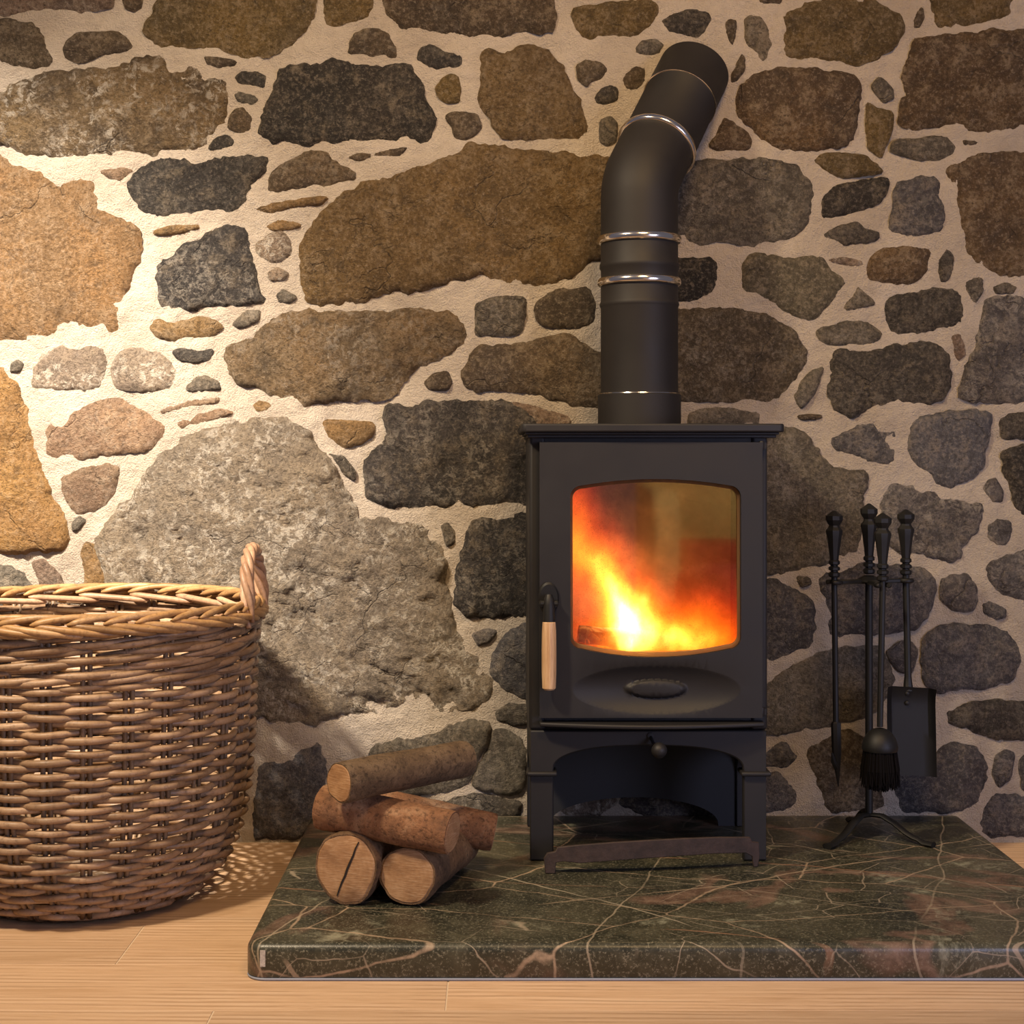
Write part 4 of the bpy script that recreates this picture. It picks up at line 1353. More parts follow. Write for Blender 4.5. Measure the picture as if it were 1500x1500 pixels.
def mat_flame():
    """emission as a volume: a few soft bodies of burning gas, in object space (metres)"""
    n = NT('flame')
    n.n.remove(n.b)
    tc = n.new('ShaderNodeTexCoord')
    nz = n.new('ShaderNodeTexNoise')
    mp = n.new('ShaderNodeMapping')
    mp.inputs['Scale'].default_value = (1, 1, .55)
    n.link(tc.outputs['Object'], mp.inputs['Vector'])
    n.link(mp.outputs[0], nz.inputs['Vector'])
    nz.inputs['Scale'].default_value = 17
    nz.inputs['Detail'].default_value = 4
    nz.inputs['Roughness'].default_value = .6
    sb = n.new('ShaderNodeVectorMath', operation='SUBTRACT')
    n.link(nz.outputs['Color'], sb.inputs[0])
    sb.inputs[1].default_value = (.5, .5, .5)
    wv = n.new('ShaderNodeVectorMath', operation='MULTIPLY_ADD')
    n.link(sb.outputs[0], wv.inputs[0])
    wv.inputs[1].default_value = (.075, .03, .075)
    n.link(tc.outputs['Object'], wv.inputs[2])
    pos = wv.outputs[0]
    total = None
    # centre (x, y, z), half sizes, tilt about y, weight
    for (cx, cy, cz, hx_, hy_, hz_, rot, wt) in FLAMES:
        s = n.new('ShaderNodeVectorMath', operation='SUBTRACT')
        n.link(pos, s.inputs[0])
        s.inputs[1].default_value = (cx, cy, cz)
        r = n.new('ShaderNodeVectorRotate', rotation_type='Y_AXIS')
        n.link(s.outputs[0], r.inputs['Vector'])
        r.inputs['Angle'].default_value = rot
        d = n.new('ShaderNodeVectorMath', operation='DIVIDE')
        n.link(r.outputs[0], d.inputs[0])
        d.inputs[1].default_value = (hx_, hy_, hz_)
        q = n.new('ShaderNodeVectorMath', operation='DOT_PRODUCT')
        n.link(d.outputs[0], q.inputs[0])
        n.link(d.outputs[0], q.inputs[1])
        e = n.math('MULTIPLY', n.math('EXPONENT', n.math('MULTIPLY', q.outputs['Value'], -1.)), wt)
        total = e if total is None else n.math('ADD', total, e)
    fine = n.new('ShaderNodeTexNoise')
    mp2 = n.new('ShaderNodeMapping')
    mp2.inputs['Scale'].default_value = (1, 1, .5)
    mp2.inputs['Rotation'].default_value = (0, -.5, 0)
    n.link(tc.outputs['Object'], mp2.inputs['Vector'])
    n.link(mp2.outputs[0], fine.inputs['Vector'])
    fine.inputs['Scale'].default_value = 55
    fine.inputs['Detail'].default_value = 3
    total = n.math('MULTIPLY', total, n.math('ADD', .55, n.math('MULTIPLY', fine.outputs[0], .9)))
    em = n.new('ShaderNodeEmission')
    cb = n.new('ShaderNodeCombineColor')
    n.link(n.math('MULTIPLY', total, 95.), cb.inputs[0])
    n.link(n.math('MULTIPLY', n.math('POWER', total, 2.0), 62.), cb.inputs[1])
    n.link(n.math('MULTIPLY', n.math('POWER', total, 3.3), 9.), cb.inputs[2])
    n.link(cb.outputs[0], em.inputs['Color'])
    em.inputs['Strength'].default_value = 1.
    n.link(em, n.out.inputs['Volume'])
    return n.m


def fx(px): return (px - PX) * (2.88) / FPX                      # at the fire's own depth, y = -.22
def fz(py): return CAM_H - (py - PY) * 2.88 / FPX


FO = Vector((fx(955), -.22, fz(830)))


def fl(px, py, y, hx_, hy_, hz_, rot, wt):
    return (fx(px) - FO.x, y, fz(py) - FO.z, hx_ * 2.88 / FPX, hy_, hz_ * 2.88 / FPX, rot, wt)


FLAMES = [
    fl(920, 908, -.04, 30, .035, 38, 0, 1.7),
    fl(905, 868, -.03, 15, .03, 44, .35, .75),
    fl(870, 822, 0, 36, .035, 80, .55, .38),
    fl(884, 850, -.02, 14, .03, 52, .62, .45),
    fl(850, 745, 0, 22, .03, 44, .1, .15),
    fl(842, 800, 0, 14, .03, 50, 0, .12),
    fl(970, 936, -.05, 72, .035, 22, 0, .85),
    fl(1010, 912, -.03, 50, .035, 34, 0, .36),
    fl(940, 900, 0, 120, .04, 60, 0, .09),
    fl(1060, 935, 0, 30, .035, 34, 0, .16),
    fl(858, 925, 0, 30, .03, 40, 0, .10),
]
M_flame = mat_flame()
flame = MB().box(FL + .001, FR - .001, YF + .027, -.125, FB - .002, FT + .002)
flame_o = flame.build('flames', M_flame, None, smooth=False, loc=FO)
tag(flame_o, 'orange and yellow flames behind the stove glass', 'fire')
pl = bpy.data.lights.new('fire_glow', 'POINT')
pl.energy = 4.5
pl.color = (1, .42, .10)
pl.shadow_soft_size = .03
po = bpy.data.objects.new('fire_glow', pl)
C.objects.link(po)
po.location = (fx(915), -.215, fz(880))

# ------------------------------------------------------------------ flue pipe
flue = thing('flue_pipe', 'black flue pipe with chrome bands bending back into the stone wall above the stove', 'pipe', (XC, -.2, sz(621)))
PD = -.2 + CAM_D
PR = 56.5 * PD / FPX
pxc = P(936.5, 0, -.2).x


def pz(py): return CAM_H - (py - PY) * PD / FPX


zt_ = sz(621) + .0005
zel = pz(268)
dirv = Vector((.130, .200, .262)).normalized()
m = MB()
m.lathe([(PR + .0055, 0), (PR + .0055, pz(579) - zt_), (PR + .0045, pz(578) - zt_), (PR - .002, pz(578) - zt_)], 48, (pxc, -.2, zt_))
m.build('flue_collar', M_pipe, flue)
m = MB()
prof = []
for py in (592, 452, 449.5, 447, 444.5, 442, 414):
    r = PR + (.0022 if py == 447 else .0012 if py in (449.5, 444.5) else 0)
    prof.append((r, pz(py)))
m.lathe(prof, 48, (pxc, -.2, 0))
m.build('lower_pipe', M_pipe, flue, auto=60)
m = MB()
prof = [(PR - .0005, pz(413.9))]
for py in (396, 393.5, 388, 385, 352):
    prof.append((PR + (.0022 if py in (393.5, 388) else 0), pz(py)))
m.lathe(prof, 48, (pxc, -.2, 0))
m.build('middle_pipe', M_pipe, flue, auto=60)
base = Vector((pxc, -.2, zel))
path = [Vector((pxc, -.2, pz(351.9))), base - Vector((0, 0, .045))]
for k in range(1, 8):
    t = k / 8
    p0, p1, p2 = base - Vector((0, 0, .035)), base, base + dirv * .035
    path.append(p0 * (1 - t) ** 2 + p1 * 2 * t * (1 - t) + p2 * t * t)
ring_s = .108
path += [base + dirv * .045, base + dirv * ring_s]
m = MB().tube(path, PR, 48, ref=(1, 0, 0))
m.build('elbow', M_pipe, flue, auto=70)
m = MB().tube([base + dirv * (ring_s + .0001), base + dirv * .258, base + dirv * .2605, base + dirv * .2635, base + dirv * .266, base + dirv * .36], [PR - .0006, PR - .0006, PR + .0015, PR + .0015, PR - .0004, PR - .0004], 48, ref=(1, 0, 0))
m.build('upper_pipe', M_pipe, flue, auto=60)


def band(c, ax, nm='clamp_band'):
    m = MB()
    r = PR
    m.lathe([(r, -.0078), (r + .0036, -.007), (r + .0058, -.004), (r + .0064, 0), (r + .0058, .004), (r + .0036, .007), (r, .0078)], 56, c, ax)
    m.build(nm, M_chrome, flue, auto=180)['label'] = 'shiny chrome clamp band'


band((pxc, -.2, pz(352)), (0, 0, 1))
band((pxc, -.2, pz(414)), (0, 0, 1))
band(base + dirv * ring_s, dirv)
m = MB().lathe([(PR + .0002, 0), (PR + .0030, .0006), (PR + .0026, .0018), (PR + .0002, .0022)], 48, (pxc, -.2, pz(578) + .0001))
m2 = MB().lathe([(PR + .0010, 0), (PR + .0024, .0006), (PR + .0022, .0016), (PR + .0010, .002)], 48, base + dirv * .2590, dirv)
m2.build('seam_ring', M_chrome, flue)['label'] = 'thin bright seam near the wall'
m.build('seal_line', M_chrome, flue)['label'] = 'thin bright seam above the flue collar'

# ------------------------------------------------------------------ loose bar in front of the stove
YG = -.452
KG = FPX / (YG + CAM_D)


def gx(px): return (px - PX) / KG
def gz(py): return CAM_H - (py - PY) / KG


bar_px = [(799, 1284), (797, 1262), (802, 1254), (814, 1251.5), (817, 1245), (850, 1241.5), (900, 1238), (950, 1236), (1005, 1235), (1060, 1236), (1107, 1239), (1110, 1246), (1121, 1248),
          (1122, 1270), (1119, 1284), (1112, 1284), (1110, 1268), (1100, 1262), (1050, 1260), (1000, 1261), (950, 1262.5), (900, 1265), (850, 1268.5), (825, 1266), (815, 1268), (814, 1284)]
zmin = min(gz(b_) for a_, b_ in bar_px)
pts = [(gx(a_), gz(b_) - zmin + HZ + .0005) for a_, b_ in bar_px]
pts = resample(pts, .012)[::-1]
if sum(pts[i - 1][0] * pts[i][1] - pts[i][0] * pts[i - 1][1] for i in range(len(pts))) < 0:
    pts = pts[::-1]
m = MB()
plate(m, [pts], YG, .007)
xm = gx(960)
m.v = [(x, y - .018 * (1 - ((x - xm) / .2) ** 2) + .018 + .045 * (x - gx(799)) / .39, z) for x, y, z in m.v]
bar = m.build('log_retainer', M_rust, None, bevel=.0012, seg=1, loc=(xm, YG, HZ))
tag(bar, 'rusty brown curved iron bar with two feet, leaning loose at the foot of the stove', 'bar')

# ------------------------------------------------------------------ firewood
def mat_bark(name, a, bcol, cc):
    n = NT(name)
    v0 = n.coord()
    add = n.new('ShaderNodeVectorMath', operation='ADD')
    n.link(v0, add.inputs[0])
    n.link(n.randvec(11.), add.inputs[1])
    v = add.outputs[0]
    g = n.noise(v, 18, 6, .7, .5)
    f = n.noise(v, 120, 6, .75, .3)
    s = n.noise(v, 420, 3, .7)
    c = n.ramp(g, [(.32, bcol), (.5, a), (.68, cc)])
    c = n.mix(n.ramp(f, [(.36, .75), (.5, 0)]), c, tuple(x * .35 for x in bcol))
    c = n.mix(n.ramp(s, [(.62, 0), (.75, .5)]), c, (.42, .32, .22))
    h = n.math('ADD', n.math('MULTIPLY', f, .8), n.math('MULTIPLY', g, .8))
    return n.set(color=c, rough=.8, normal=n.bump(h, .8, .006), spec=.3)


def mat_endgrain():
    n = NT('sawn_end_grain')
    v = n.coord()
    wv = n.new('ShaderNodeTexWave', wave_type='RINGS', rings_direction='SPHERICAL')
    n.link(v, wv.inputs['Vector'])
    wv.inputs['Scale'].default_value = 40
    wv.inputs['Distortion'].default_value = 6
    wv.inputs['Detail'].default_value = 3
    wv.inputs['Detail Scale'].default_value = .6
    saw = n.noise(n.coord(scale=(1, 1, 1), rot=(0, .7, 0)), 1, 1)
    mp = n.coord(scale=(25, 25, 260), rot=(0, .55, 0))
    saw = n.noise(mp, 2.2, 4, .65)
    big = n.noise(v, 25, 4, .6)
    c = n.ramp(big, [(.32, (.25, .13, .06)), (.55, (.38, .21, .10)), (.72, (.47, .28, .145))])
    c = n.mix(n.math('MULTIPLY', n.ramp(wv.outputs['Fac'], [(.25, .5), (.6, 0)]), .22), c, (.22, .11, .05))
    c = n.mix(n.ramp(saw, [(.52, 0), (.70, .6)]), c, (.55, .37, .22))
    c = n.mix(n.ramp(saw, [(.33, .5), (.46, 0)]), c, (.20, .10, .045))
    return n.set(color=c, rough=.75, normal=n.bump(saw, .3, .002), spec=.3)


M_bark = mat_bark('brown_bark', (.185, .105, .053), (.11, .064, .034), (.27, .165, .088))
M_bark_red = mat_bark('reddish_bark', (.28, .135, .066), (.155, .078, .042), (.42, .255, .145))
M_bark_grey = mat_bark('greyish_bark', (.14, .090, .050), (.085, .055, .032), (.20, .135, .08))
M_end = mat_endgrain()
M_crack = mat_simple('dark_split', (.02, .012, .008), .9)


def firewood(a, bb, r0, r1, label, bark, seed, ends=(True, True), squash=None, crack=False):
    a, bb = Vector(a), Vector(bb)
    c = (a + bb) / 2
    t = thing('firewood_log', label, 'log', (c.x, c.y, c.z - max(r0, r1)), 'firewood logs stacked on the hearth')
    vs, fs, e0, e1, ax = rough_log(a, bb, r0, seed, 40, 22, r1 / r0, .085)
    if squash:
        def sq(v):
            return Vector((v.x, v.y, HZ + (v.z - HZ) * squash))
        vs, e0, e1 = [sq(v) for v in vs], [sq(v) for v in e0], [sq(v) for v in e1]
        c = sq(c)
    bm_ = MB().add(vs, fs)
    for ring, nrm, fl_ in ((e0, -ax, True), (e1, ax, False)):
        ce = sum(ring, Vector()) / len(ring)
        n_ = len(ring)
        bm_.add(list(ring) + [ce + (q - ce) * .965 + nrm * .0008 for q in ring] + [ce + (q - ce) * .935 - nrm * .001 for q in ring],
                [(a_, b_, c_, d_) if not fl_ else (d_, c_, b_, a_) for s in range(2) for k in range(n_) for (a_, b_, c_, d_) in [(s * n_ + k, s * n_ + (k + 1) % n_, (s + 1) * n_ + (k + 1) % n_, (s + 1) * n_ + k)]])
    bm_.build('bark', bark, t, auto=180, loc=c)
    for ring, nrm in ((e0, -ax), (e1, ax)):
        m = MB()
        ce = sum(ring, Vector()) / len(ring)
        n_ = len(ring)
        vv = [ce + (q - ce) * .945 for q in ring] + [ce + (q - ce) * .90 + nrm * .0016 for q in ring] + [ce + (q - ce) * .5 + nrm * .0025 for q in ring] + [ce + nrm * .0025]
        ff = []
        for s in range(2):
            for k in range(n_):
                l = (k + 1) % n_
                ff.append((s * n_ + k, s * n_ + l, (s + 1) * n_ + l, (s + 1) * n_ + k))
        ff += [(2 * n_ + k, 2 * n_ + (k + 1) % n_, 3 * n_) for k in range(n_)]
        if (nrm + ax).length < 1:
            ff = [f[::-1] for f in ff]
        m.add(vv, ff)
        o = m.build('cut_end', M_end, t, auto=30, loc=ce)
        o['label'] = 'sawn end with growth rings'
        if crack and nrm is not ax:
            pass
    if crack:
        ce = sum(e0, Vector()) / len(e0)
        m = MB()
        d = Vector((.42, 0, 1))
        d = (d - d.dot(ax) * ax).normalized()
        up = []
        for k in range(9):
            s = -1 + k / 4
            wob = .0006 * math.sin(k * 2.3 + seed)
            up.append((ce + d * s * r0 * .88 + Vector((.004 + wob, 0, 0)) - ax * .0046, .0019 * (1 - .6 * s * s)))
        for k in range(8):
            (p, w0), (q, w1) = up[k], up[k + 1]
            wv_ = Vector((1, 0, -.4)).normalized()
            m.add([p - wv_ * w0, p + wv_ * w0, q + wv_ * w1, q - wv_ * w1, p - wv_ * w0 + ax * .006, p + wv_ * w0 + ax * .006, q + wv_ * w1 + ax * .006, q - wv_ * w1 + ax * .006],
                  [(0, 1, 2, 3), (5, 4, 7, 6), (1, 0, 4, 5), (2, 1, 5, 6), (3, 2, 6, 7), (0, 3, 7, 4)])
        m.build('split', M_crack, t, smooth=False)['label'] = 'dark drying crack across the sawn end'
    return t


r1_ = .0555
firewood((-.246, -.622, HZ + r1_), (-.185, -.345, HZ + r1_ * .9), r1_, r1_ * .9, 'thick log at the bottom left of the pile, sawn end cracked and facing out', M_bark, 1., crack=True, squash=1.10)
r2_ = .0500
firewood((-.1445, -.628, HZ + r2_), (-.070, -.370, HZ + r2_ * .92), r2_, r2_ * .92, 'thick log at the bottom right of the pile, uncracked round sawn end facing out', M_bark, 4.)
firewood((-.292, -.565, .206), (-.070, -.640, .180), .039, .0365, 'reddish barked log lying across the two thick bottom logs, crosswise', M_bark_red, 9.)
firewood((-.245, -.420, .178), (-.002, -.425, .128), .034, .0335, 'short log sticking out behind the pile to the right', M_bark_red, 13.)
firewood((-.252, -.665, .268), (-.052, -.470, .268), .0335, .031, 'topmost log of the pile, greyish bark, sawn end to the left', M_bark_grey, 17.)

# ------------------------------------------------------------------ fireplace tools
TY = -.165
tc_ = P(1273, 0, TY)
TX = tc_.x
ZR = P(0, 851, TY).z


def handle_profile(s=1.):
    return [(.0082, 0), (.0098, .003), (.0098, .009), (.0062, .012), (.0062, .014), (.0098, .016), (.0098, .022), (.0062, .0245), (.0062, .0265), (.0096, .029), (.0096, .035), (.0072, .038),
            (.0092, .060), (.0118, .085), (.0142, .101), (.0140, .104), (.0095, .111), (.0088, .115), (.0120, .121), (.0146, .127), (.0146, .136), (.0030, .147), (.0005, .148)]


def handle(x, y, z, s=.87):
    return MB().lathe([(r * 1.14, h * s) for r, h in handle_profile()], 8, (x, y, z), phase=PI / 8)


stand = thing('fire_tool_stand', 'black iron fire tool stand with three curved feet on the right of the hearth', 'tool stand', (TX, TY, HZ))
m = MB().lathe([(.0075, 0), (.0075, ZR - P(0, 1196, TY).z)], 16, (TX, TY, P(0, 1196, TY).z))
m.build('pole', M_iron, stand)
zh = ZR + .010
handle(TX, TY, zh + .004, .93).build('finial', M_iron, stand, auto=20)
m = MB().lathe([(.026, 0), (.026, .003), (.015, .009), (.010, .012)], 20, (TX, TY, ZR - .001))
m.build('rack_boss', M_iron, stand)
spots = [(P(1222, 0, -.195).x, -.195), (P(1293, 0, -.262).x, -.262), (P(1327, 0, -.150).x, -.150)]
for (x, y) in spots:
    d = Vector((x - TX, y - TY, 0))
    L = d.length
    d.normalize()
    s = Vector((-d.y, d.x, 0))
    c0 = Vector((TX, TY, ZR))
    m = MB()
    m.add([c0 + s * .010 - Vector((0, 0, .004)), c0 - s * .010 - Vector((0, 0, .004)), c0 + d * (L - .012) - s * .007 - Vector((0, 0, .004)), c0 + d * (L - .012) + s * .007 - Vector((0, 0, .004)),
           c0 + s * .010 + Vector((0, 0, .004)), c0 - s * .010 + Vector((0, 0, .004)), c0 + d * (L - .012) - s * .007 + Vector((0, 0, .004)), c0 + d * (L - .012) + s * .007 + Vector((0, 0, .004))],
          [(0, 1, 2, 3)[::-1], (4, 5, 6, 7)[::-1], (0, 1, 5, 4)[::-1], (1, 2, 6, 5)[::-1], (2, 3, 7, 6)[::-1], (3, 0, 4, 7)[::-1]])
    # open hook round the tool shaft
    cen = Vector((x, y, ZR))
    ring = []
    for k in range(15):
        an = -2.45 + 4.9 * k / 14
        ring.append(cen + (-d * math.cos(an) + s * math.sin(an)) * .0125)
    m.tube(ring, .0052, 8)
    m.build('rack_arm', M_iron, stand, bevel=.0015, seg=1)
foot_px = [(1215, 1241, -.262), (1362, 1238, -.252)]
for i, (fx_, fy_, yy) in enumerate(foot_px + [(None, None, None)]):
    if fx_:
        f = P(fx_, fy_, yy)
        f.z = HZ + .004
    else:
        f = Vector((TX - .01, TY + .105, HZ + .004))
    h = Vector((TX, TY, P(0, 1193, TY).z))
    d = Vector((f.x - TX, f.y - TY, 0))
    L = d.length
    d.normalize()
    path = [h + d * .003 + Vector((0, 0, .0)), h + d * L * .22 + Vector((0, 0, .002)), h + d * L * .42 - Vector((0, 0, .008)), h + d * L * .60 - Vector((0, 0, .022)), Vector((TX, TY, 0)) + d * L * .73 + Vector((0, 0, h.z * .30 + (HZ) * .70)),
            Vector((TX, TY, 0)) + d * L * .82 + Vector((0, 0, HZ + .010)), Vector((TX, TY, 0)) + d * L * .90 + Vector((0, 0, HZ + .0052)), Vector((TX, TY, 0)) + d * L * 1.06 + Vector((0, 0, HZ + .0052))]
    m = MB().tube(path, [.0085, .0088, .0088, .0085, .0082, .0078, .0092, .0105], 8, ref=(0, 0, 1), squash=.55)
    m.build('leg', M_iron, stand, auto=50)

# poker
x, y = spots[0]
pk = thing('poker', 'black iron poker with a barbed spike, hanging left on the tool stand', 'poker', (x, y, P(0, 1150, y).z))
handle(x, y, zh).build('handle', M_iron, pk, auto=20)
zc = P(0, 1060, y).z
x2 = P(1224.5, 0, y).x
MB().tube([(x, y, zh + .002), (x2, y, zc)], .0058, 10).build('shaft', M_iron, pk)
m = MB().tube([(x2, y, zc + .004), (x2, y, zc), (P(1225.5, 0, y).x, y, P(0, 1105, y).z), (P(1228, 0, y).x, y, P(0, 1152, y).z)], [.0070, .0098, .0092, .0012], 8)
m.tube([(P(1226, 0, y).x, y, P(0, 1124, y).z), (P(1220, 0, y).x, y - .006, P(0, 1114, y).z), (P(1217, 0, y).x, y - .010, P(0, 1101, y).z)], [.0065, .005, .0015], 8)
m.build('spike', M_iron, pk)

# brush
x, y = spots[1]
br = thing('hearth_brush', 'black hearth brush with domed cap and dark bristles, hanging from the tool stand', 'brush', (x, y, P(0, 1158, y).z))
handle(x, y, zh - .002).build('handle', M_iron, br, auto=20)
zb_ = P(0, 1066, y).z
xb = P(1289, 0, y).x
MB().tube([(x, y, zh), (xb, y, zb_ + .002)], .0060, 10).build('shaft', M_iron, br)
s_ = (y + CAM_D) / FPX
prof = []
for k in range(9):
    a = k * PI / 16
    prof.append((26 * s_ * math.cos(a) + .0004, 31 * s_ * math.sin(a)))
prof = [(25 * s_, -.003)] + prof
MB().lathe(prof, 28, (xb, y, P(0, 1097, y).z)).build('cap', M_iron, br, auto=60)
M_brist = mat_simple('black_bristle', (.006, .005, .005), .9, spec=.08)
rnd = random.Random(9)
m = MB()
zt2, zb2 = P(0, 1096, y).z, P(0, 1157, y).z
for k in range(800):
    a, q = rnd.uniform(0, 2 * PI), math.sqrt(rnd.random())
    fl_ = rnd.uniform(1.0, 1.22)
    r = 23 * s_ * q
    dz = rnd.uniform(-.004, .012) + .010 * q * q
    jx, jy = rnd.uniform(-.004, .004), rnd.uniform(-.004, .004)
    m.tube([(xb + r * math.cos(a), y + r * math.sin(a), zt2), (xb + r * 1.2 * math.cos(a), y + r * 1.2 * math.sin(a), (zt2 + zb2) / 2), (xb + r * fl_ * math.cos(a) + jx, y + r * fl_ * math.sin(a) + jy, zb2 + dz)], [.0019, .0019, .0010], 3, caps=False)
m.lathe([(.019, 0), (.024, -.02), (.026, -.045), (.022, -.060), (.010, -.066)], 14, (xb, y, zt2))
bo = m.build('bristles', M_brist, br, smooth=False)
bo['kind'] = 'stuff'

# shovel
x, y = spots[2]
sh = thing('hearth_shovel', 'black ash shovel with a flat rectangular blade, hanging right on the tool stand', 'shovel', (x, y, P(0, 1138, y).z))
handle(x, y, zh + .001).build('handle', M_iron, sh, auto=20)
xs2 = P(1330, 0, y).x
MB().tube([(x, y, zh + .002), (xs2, y, P(0, 990, y).z), (xs2, y, P(0, 1000, y).z), (xs2, y - .002, P(0, 1012, y).z)], [.0068, .0068, .0085, .0105], 10).build('shaft', M_iron, sh)
bl = [P(1296, 1003, y), P(1366, 1007, y), P(1370, 1137, y), P(1298, 1134, y)]
m = MB()
nx_, nz_ = 8, 10
vs = []
for lay in (0, .0025):
    for j in range(nz_ + 1):
        for i in range(nx_ + 1):
            u_, v_ = i / nx_, j / nz_
            p = (bl[0] * (1 - u_) + bl[1] * u_) * (1 - v_) + (bl[3] * (1 - u_) + bl[2] * u_) * v_
            lip = max(0, abs(u_ - .5) * 2 - .84) / .16
            top = max(0, .12 - v_) / .12
            vs.append((p.x, y - .004 - .014 * lip * (1 - .5 * v_) - .010 * top + lay, p.z))
k1 = (nx_ + 1) * (nz_ + 1)
fs = []
for j in range(nz_):
    for i in range(nx_):
        a = j * (nx_ + 1) + i
        fs.append((a, a + nx_ + 1, a + nx_ + 2, a + 1))
        fs.append((a + k1, a + 1 + k1, a + nx_ + 2 + k1, a + nx_ + 1 + k1))
for i in range(nx_):
    a, b_ = i, nz_ * (nx_ + 1) + i
    fs.append((a, a + 1, a + 1 + k1, a + k1))
    fs.append((b_ + 1, b_, b_ + k1, b_ + 1 + k1))
for j in range(nz_):
    a, b_ = j * (nx_ + 1), j * (nx_ + 1) + nx_
    fs.append((a + nx_ + 1, a, a + k1, a + nx_ + 1 + k1))
    fs.append((b_, b_ + nx_ + 1, b_ + nx_ + 1 + k1, b_ + k1))
m.add(vs, fs).build('blade', M_iron, sh, auto=40)
for py in (1016, 1030):
    p = P(1329, py, y - .007)
    MB().lathe([(.0048, 0), (.0042, .002), (.002, .0032)], 10, p, (0, -1, 0)).build('rivet', M_iron, sh)

# ------------------------------------------------------------------ wicker log basket
def mat_cane(name, a, bcol, cc):
    n = NT(name)
    v0 = n.coord()
    add = n.new('ShaderNodeVectorMath', operation='ADD')
    n.link(v0, add.inputs[0])
    n.link(n.randvec(17.), add.inputs[1])
    v = add.outputs[0]
    g = n.noise(v, 9, 5, .65, .4)
    f = n.noise(v, 110, 5, .7)
    c = n.ramp(g, [(.30, bcol), (.50, a), (.70, cc)])
    c = n.mix(n.ramp(f, [(.33, .55), (.5, 0)]), c, tuple(x * .45 for x in bcol))
    k = n.ramp(n.objrand(), [(0, .80), (1, 1.18)])
    c = n.mix(1, c, k, 'MULTIPLY')
    return n.set(color=c, rough=.44, normal=n.bump(f, .25, .002), spec=.4)


M_cane = mat_cane('brown_cane', (.31, .195, .11), (.21, .125, .068), (.42, .285, .18))
M_cane_stake = mat_cane('stake_cane', (.21, .135, .075), (.14, .088, .05), (.28, .19, .115))
M_cane_rim = mat_cane('golden_cane', (.38, .215, .085), (.27, .145, .058), (.47, .30, .16))
M_cane_dark = mat_cane('dark_cane', (.13, .080, .045), (.085, .052, .030), (.19, .125, .075))
M_cane_pale = mat_cane('pale_cane', (.42, .25, .15), (.32, .18, .10), (.52, .35, .23))

BC = Vector((-.748, -.352, 0))
basket = thing('log_basket', 'large round brown wicker log basket with a twisted handle, left of the hearth', 'basket', BC)
PROF = [(0, .190), (.015, .203), (.035, .222), (.06, .245), (.09, .262), (.13, .276), (.20, .289), (.30, .295), (.40, .299), (.47, .303), (.53, .308)]


def brad(z):
    for (z0, r0), (z1, r1) in zip(PROF, PROF[1:]):
        if z <= z1:
            t = (z - z0) / (z1 - z0)
            return r0 + (r1 - r0) * t
    return PROF[-1][1]


def bp(th, r, z):
    return (BC.x + r * math.cos(th), BC.y + r * math.sin(th), z)


NS = 28
rnd = random.Random(21)
st_off = [rnd.uniform(-.02, .02) for _ in range(NS)]
TH0 = .05
for k in range(NS):
    th = TH0 + 2 * PI * k / NS + st_off[k] * .4
    for q in (-1, 1):
        path = []
        for j in range(19):
            z = .012 + .500 * j / 18
            path.append(bp(th + q * .0058 / brad(z), brad(z), z))
        MB().tube(path, .0046, 6).build('stake', M_cane_stake, basket, auto=180)
RZ0, RZ1, NR = .016, .414, 35
rz_list = [RZ0 + (RZ1 - RZ0) * (j / (NR - 1)) for j in range(NR)]
for j, z in enumerate(rz_list):
    sgn = 1 if j % 2 else -1
    path, rad = [], []
    seg = NS * 8
    ph = rnd.uniform(0, 6)
    za = rnd.uniform(.0010, .0030)
    rr = rnd.uniform(.0054, .0064)
    for i in range(seg):
        th = TH0 + 2 * PI * i / seg
        s = math.cos((th - TH0) * NS / 2)
        zz = z + za * math.sin(3 * th + ph) + .0016 * math.sin(7 * th + ph * 2) + .0012 * noise.noise(Vector((th * 9, z * 50, 0)))
        if j < 7:
            zz += .0035 * s * sgn * (1 - j / 7)
        path.append(bp(th, brad(zz) + sgn * s * .0080 + .0012, max(zz, .006)))
        rad.append(rr * (1 + .12 * noise.noise(Vector((th * 6, z * 90, 3)))))
    MB().tube(path, rad, 7, closed=True, ref=(0, 0, 1)).build('weaver', M_cane, basket, auto=180)
# waling band below the rim: long slanting rods
NW = 72
for k in range(NW):
    ring = k % 9
    th0 = 2 * PI * (k // 9) / 8 + ring * .31 + rnd.uniform(-.06, .06)
    span = rnd.uniform(1.02, 1.22)
    z0 = .424 + ring * .0090
    path, rad = [], []
    for i in range(34):
        t = i / 33
        th = th0 + span * t
        s = math.cos((th - TH0) * NS / 3 + ring * 2.1)
        zz = z0 + .017 * (t - .5) + .0012 * math.sin(th * 9 + k)
        path.append(bp(th, brad(zz) + .0035 + .0058 * s - .006 * (abs(t - .5) * 2) ** 6, zz))
        rad.append(.0062 * (1 - .55 * (abs(t - .5) * 2) ** 8))
    MB().tube(path, rad, 6, ref=(0, 0, 1)).build('waling_rod', M_cane, basket, auto=180)
